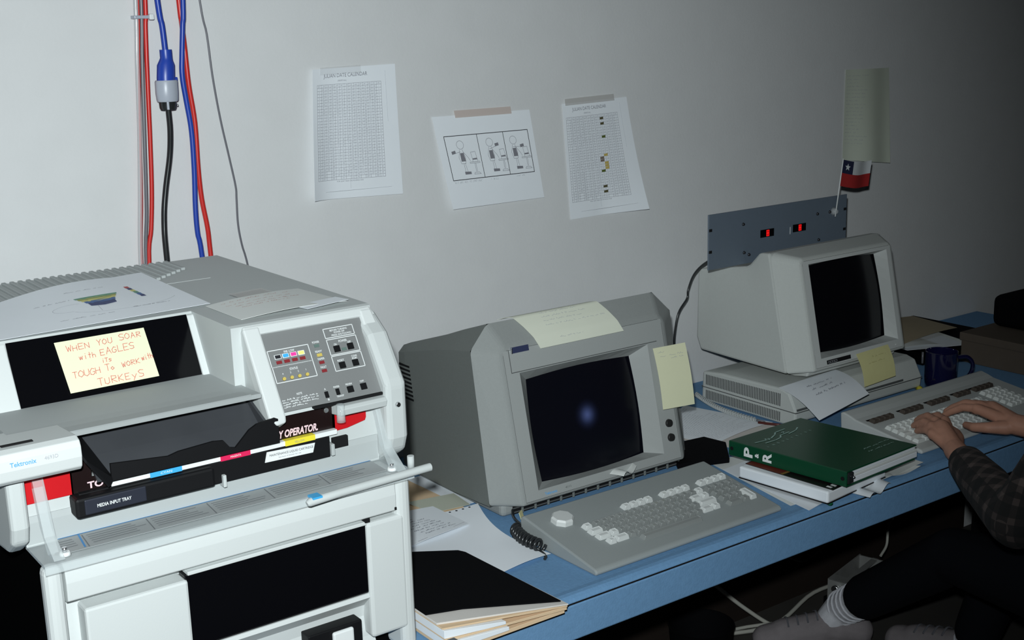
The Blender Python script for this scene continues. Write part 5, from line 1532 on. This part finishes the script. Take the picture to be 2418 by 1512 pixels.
def blob(name, segs, m, parent, voxel, smooth_it=4, factor=.5, extra=None):
    """one continuous surface from tapered segments (p0, p1, r0, r1)"""
    bm = bmesh.new()
    for p0, p1, r0, r1 in segs:
        rr = [[bm.verts.new(p) for p in ring] for ring in cone_rings(V(p0), V(p1), r0, r1)]
        k = len(rr[0])
        for i in range(len(rr) - 1):
            for j in range(k):
                bm.faces.new((rr[i][j], rr[i][(j + 1) % k], rr[i + 1][(j + 1) % k], rr[i + 1][j]))
        bm.faces.new(rr[0][::-1]); bm.faces.new(rr[-1])
    bmesh.ops.recalc_face_normals(bm, faces=bm.faces)
    me = bpy.data.meshes.new(name + '_source'); bm.to_mesh(me); bm.free()
    ob = bpy.data.objects.new(name + '_source', me); COL.objects.link(ob)
    md = ob.modifiers.new('r', 'REMESH'); md.mode = 'VOXEL'; md.voxel_size = voxel
    ms = ob.modifiers.new('s', 'SMOOTH'); ms.iterations = smooth_it; ms.factor = factor
    dg = bpy.context.evaluated_depsgraph_get()
    me2 = bpy.data.meshes.new_from_object(ob.evaluated_get(dg))
    bpy.data.objects.remove(ob); bpy.data.meshes.remove(me)
    org = ORG[parent.name]
    bm = bmesh.new(); bm.from_mesh(me2); bpy.data.meshes.remove(me2)
    return from_bm(name, bm, m, parent, smooth=True)

pe = thing('person', (2.40, -1.15, 0), 'seated person in a dark plaid shirt typing with both hands, at the right edge', 'person')
def finger(pts, r):
    out = []
    for i in range(len(pts) - 1):
        out.append((pts[i], pts[i + 1], r[i], r[i + 1]))
    return out
def make_hand(wrist, elbow, mcp, tips, thumb, lift):
    S = []
    wr = V(wrist)
    fr = [.0092, .0095, .0098, .0094]   # pinky .. index
    for i, (m_, t_) in enumerate(zip(mcp, tips)):
        m_, t_ = V(m_), V(t_)
        base = wr.lerp(m_, .25)
        S.append((base, m_, .0150, .0118))
        d = t_ - m_
        p1 = m_ + d * .42 + V((0, 0, lift[i]))
        p2 = m_ + d * .80 + V((0, 0, lift[i] * .55))
        r0 = fr[i]
        S += finger([m_, p1, p2, t_], [r0 * 1.08, r0, r0 * .88, r0 * .74])
    for a, b in zip(mcp, mcp[1:]):
        S.append((V(a) + V((0, 0, -.004)), V(b) + V((0, 0, -.004)), .0105, .0105))
    S.append((wr, (V(mcp[1]) + V(mcp[2])) / 2 + V((0, -.020, -.004)), .0225, .0190))
    S += finger([V(q) for q in thumb], [.0170, .0125, .0105, .0080])
    S.append((wr, wr.lerp(V(elbow), .45), .0235, .0300))
    S.append((wr + (V(elbow) - wr).normalized() * .0, wr.lerp(V(elbow), .06), .0240, .0240))
    return S
LW, LE = V((2.258, -.838, .790)), V((2.055, -1.115, .770))
LS, RS = V((2.215, -1.235, 1.10)), V((2.585, -1.235, 1.10))
RW, RE = V((2.462, -.850, .806)), V((2.560, -1.130, .790))
segs = make_hand(LW, LE, [(2.276, -.768, .805), (2.294, -.753, .814), (2.317, -.745, .819), (2.341, -.752, .817)],
                 [(2.312, -.702, .787), (2.332, -.678, .789), (2.364, -.662, .790), (2.398, -.668, .789)],
                 [(2.285, -.822, .788), (2.330, -.796, .790), (2.360, -.770, .788), (2.383, -.742, .786)], [.006, .010, .011, .010])
segs += make_hand(RW, RE, [(2.512, -.772, .812), (2.494, -.758, .822), (2.470, -.752, .827), (2.447, -.760, .825)],
                  [(2.526, -.700, .787), (2.502, -.672, .789), (2.474, -.662, .790), (2.446, -.676, .789)],
                  [(2.446, -.838, .800), (2.420, -.806, .797), (2.414, -.776, .792), (2.426, -.748, .788)], [.006, .010, .011, .010])
for E_, W_, S_ in ((LE, LW, LS), (RE, RW, RS)):
    segs += [(W_.lerp(E_, .4), E_, .029, .036), (E_, S_, .036, .045), (S_, V((2.40, -1.235, 1.14)), .045, .05)]
# head and neck grow out of the same surface
hc = V((2.40, -1.19, 1.40))
segs2 = [((2.40, -1.23, 1.20), (2.40, -1.21, 1.34), .062, .058), ((2.40, -1.215, 1.44), (2.40, -1.175, 1.42), .088, .080), ((2.40, -1.165, 1.40), (2.40, -1.135, 1.345), .062, .042),
         ((2.40, -1.105, 1.405), (2.40, -1.085, 1.375), .010, .015), ((2.31, -1.20, 1.41), (2.312, -1.20, 1.37), .014, .011), ((2.49, -1.20, 1.41), (2.488, -1.20, 1.37), .014, .011),
         ((2.385, -1.105, 1.345), (2.415, -1.105, 1.345), .010, .010), ((2.37, -1.110, 1.435), (2.43, -1.110, 1.435), .014, .014)]
body = blob('body', segs + segs2, SKIN, pe, .0026, 5)
for sx in (-1, 1):
    e = blob('eye', [((2.40 + sx * .031, -1.112, 1.412), (2.40 + sx * .031, -1.111, 1.412), .011, .011)], INK_W, pe, .003, 1)
blob('hair', [((2.40, -1.225, 1.475), (2.40, -1.180, 1.490), .088, .075), ((2.40, -1.265, 1.43), (2.40, -1.255, 1.36), .070, .055), ((2.325, -1.215, 1.45), (2.325, -1.225, 1.40), .025, .02), ((2.475, -1.215, 1.45), (2.475, -1.225, 1.40), .025, .02)], HAIR, pe, .008, 3)
# shirt: torso and both sleeves
def lp(a, b, t): return a.lerp(b, t)
LS, RS = V((2.215, -1.235, 1.10)), V((2.585, -1.235, 1.10))
shirt = [((2.40, -1.20, .56), (2.40, -1.22, .78), .150, .150), ((2.34, -1.21, .60), (2.32, -1.23, 1.02), .120, .120), ((2.46, -1.21, .60), (2.48, -1.23, 1.02), .120, .120), ((2.30, -1.235, 1.06), (2.50, -1.235, 1.06), .100, .100), ((2.40, -1.235, 1.08), (2.40, -1.225, 1.20), .09, .062)]
for W_, E_, S_ in ((LW, LE, LS), (RW, RE, RS)):
    cuff = lp(W_, E_, .20)
    shirt += [(cuff, lp(W_, E_, .26), .0345, .0390), (lp(W_, E_, .22), lp(W_, E_, .55), .0390, .0480), (lp(W_, E_, .5), E_, .0460, .0540), (E_, lp(E_, S_, .5), .0540, .0600), (lp(E_, S_, .5), S_, .060, .072)]
blob('shirt', shirt, PLAID, pe, .0055, 4)
# trousers
HL, HR = V((2.32, -1.16, .53)), V((2.49, -1.16, .53))
KL, KR = V((2.43, -.735, .465)), V((2.66, -.760, .500))
AL, AR = V((2.555, -.315, .135)), V((2.70, -.62, .10))
blob('trousers', [((2.33, -1.18, .56), (2.48, -1.18, .56), .125, .125), (HL, KL, .092, .066), (HR, KR, .095, .072), (KL, AL.lerp(KL, .24), .066, .060), (KR, AR.lerp(KR, .12), .070, .058)], TROUSER, pe, .007, 4)
# visible foot: sock and shoe
def foot(A, toe_dir, vis):
    td = V(toe_dir).normalized(); up = V((0, 0, 1))
    sd = td.cross(up)
    heel = V((A.x, A.y, 0)) - td * .045
    K = KL if vis else KR
    segs = [(A + (K - A) * .27, A + (K - A) * .02, .050, .046), (A, A + td * .03 - up * .035, .045, .040)]
    so = blob('sock', segs, SOCK, pe, .004, 3)
    for i in range(5):
        q = A + (K - A) * (.015 + .045 * i)
        ax_ = (K - A).normalized(); n1 = ax_.orthogonal().normalized(); n2 = ax_.cross(n1)
        ring = [q + (n1 * math.cos(2 * math.pi * j / 20) + n2 * math.sin(2 * math.pi * j / 20)) * (.0462 + .0008 * i) for j in range(21)]
        tube('sock_fold', ring, .0035, SOCK, so, k=6, raw=True)
    sg = [(heel + up * .070, heel + td * .06 + up * .080, .042, .046), (heel + up * .038, heel + td * .22 + up * .042, .038, .044), (heel + td * .09 + up * .080, heel + td * .20 + up * .062, .044, .042), (heel + td * .20 + up * .050, heel + td * .245 + up * .046, .048, .042)]
    for s_ in (-.012, .012):
        sg.append((heel + td * .10 + sd * s_ + up * .035, heel + td * .22 + sd * s_ + up * .034, .036, .034))
    s1 = blob('shoe', sg, SHOE, pe, .005, 3)
    poly = []
    for a, w in ((-.045, .022), (-.02, .036), (.05, .040), (.13, .044), (.20, .048), (.25, .040), (.282, .018)):
        poly.append((a, w))
    ring = [heel + td * a + sd * w for a, w in poly] + [heel + td * a - sd * w for a, w in reversed(poly)]
    slab('sole', [p + up * .014 for p in (ring if True else ring[::-1])], .0138, SOLE, s1, .002)
    for i in range(4):
        c = heel + td * (.115 + .026 * i) + up * (.1245 - .0062 * i)
        tube('lace', [c - sd * .028 - up * .010, c + up * .002, c + sd * .028 - up * .010], .0028, C_GREY, s1, k=6)
foot(AL, (-.80, .60, 0), True)
foot(AR, (-.15, 1, 0), False)

# swivel chair below the person (outside the frame except a glint of its foot)
ch = thing('office_chair', (2.41, -1.22, 0), 'dark swivel chair the typing person sits on, at the right edge', 'chair')
FAB = mat('chair_fabric', (.02, .02, .025), .9)
box('seat', 2.17, 2.65, -1.42, -1.02, .36, .425, FAB, ch, .03, 3)
box('backrest', 2.20, 2.62, -1.46, -1.40, .60, 1.02, FAB, ch, .02, 3)
cyl('back_post', (2.41, -1.43, .40), (2.41, -1.43, .66), .018, .018, DARKMETAL, ch)
cyl('post', (2.41, -1.22, .09), (2.41, -1.22, .36), .028, .028, CHROME, ch)
for i in range(5):
    a = R(72 * i + 20)
    e = V((2.41 + .27 * math.cos(a), -1.22 + .27 * math.sin(a), .065))
    lg = tube('leg', [(2.41, -1.22, .10), (2.41 + .14 * math.cos(a), -1.22 + .14 * math.sin(a), .090), e], [.022, .020, .016], CHROME, ch, raw=True, k=10)
    cyl('caster', e + V((-.012 * math.sin(a), .012 * math.cos(a), -.037)), e + V((.012 * math.sin(a), -.012 * math.cos(a), -.037)), .027, .027, FAB, lg, k=16)
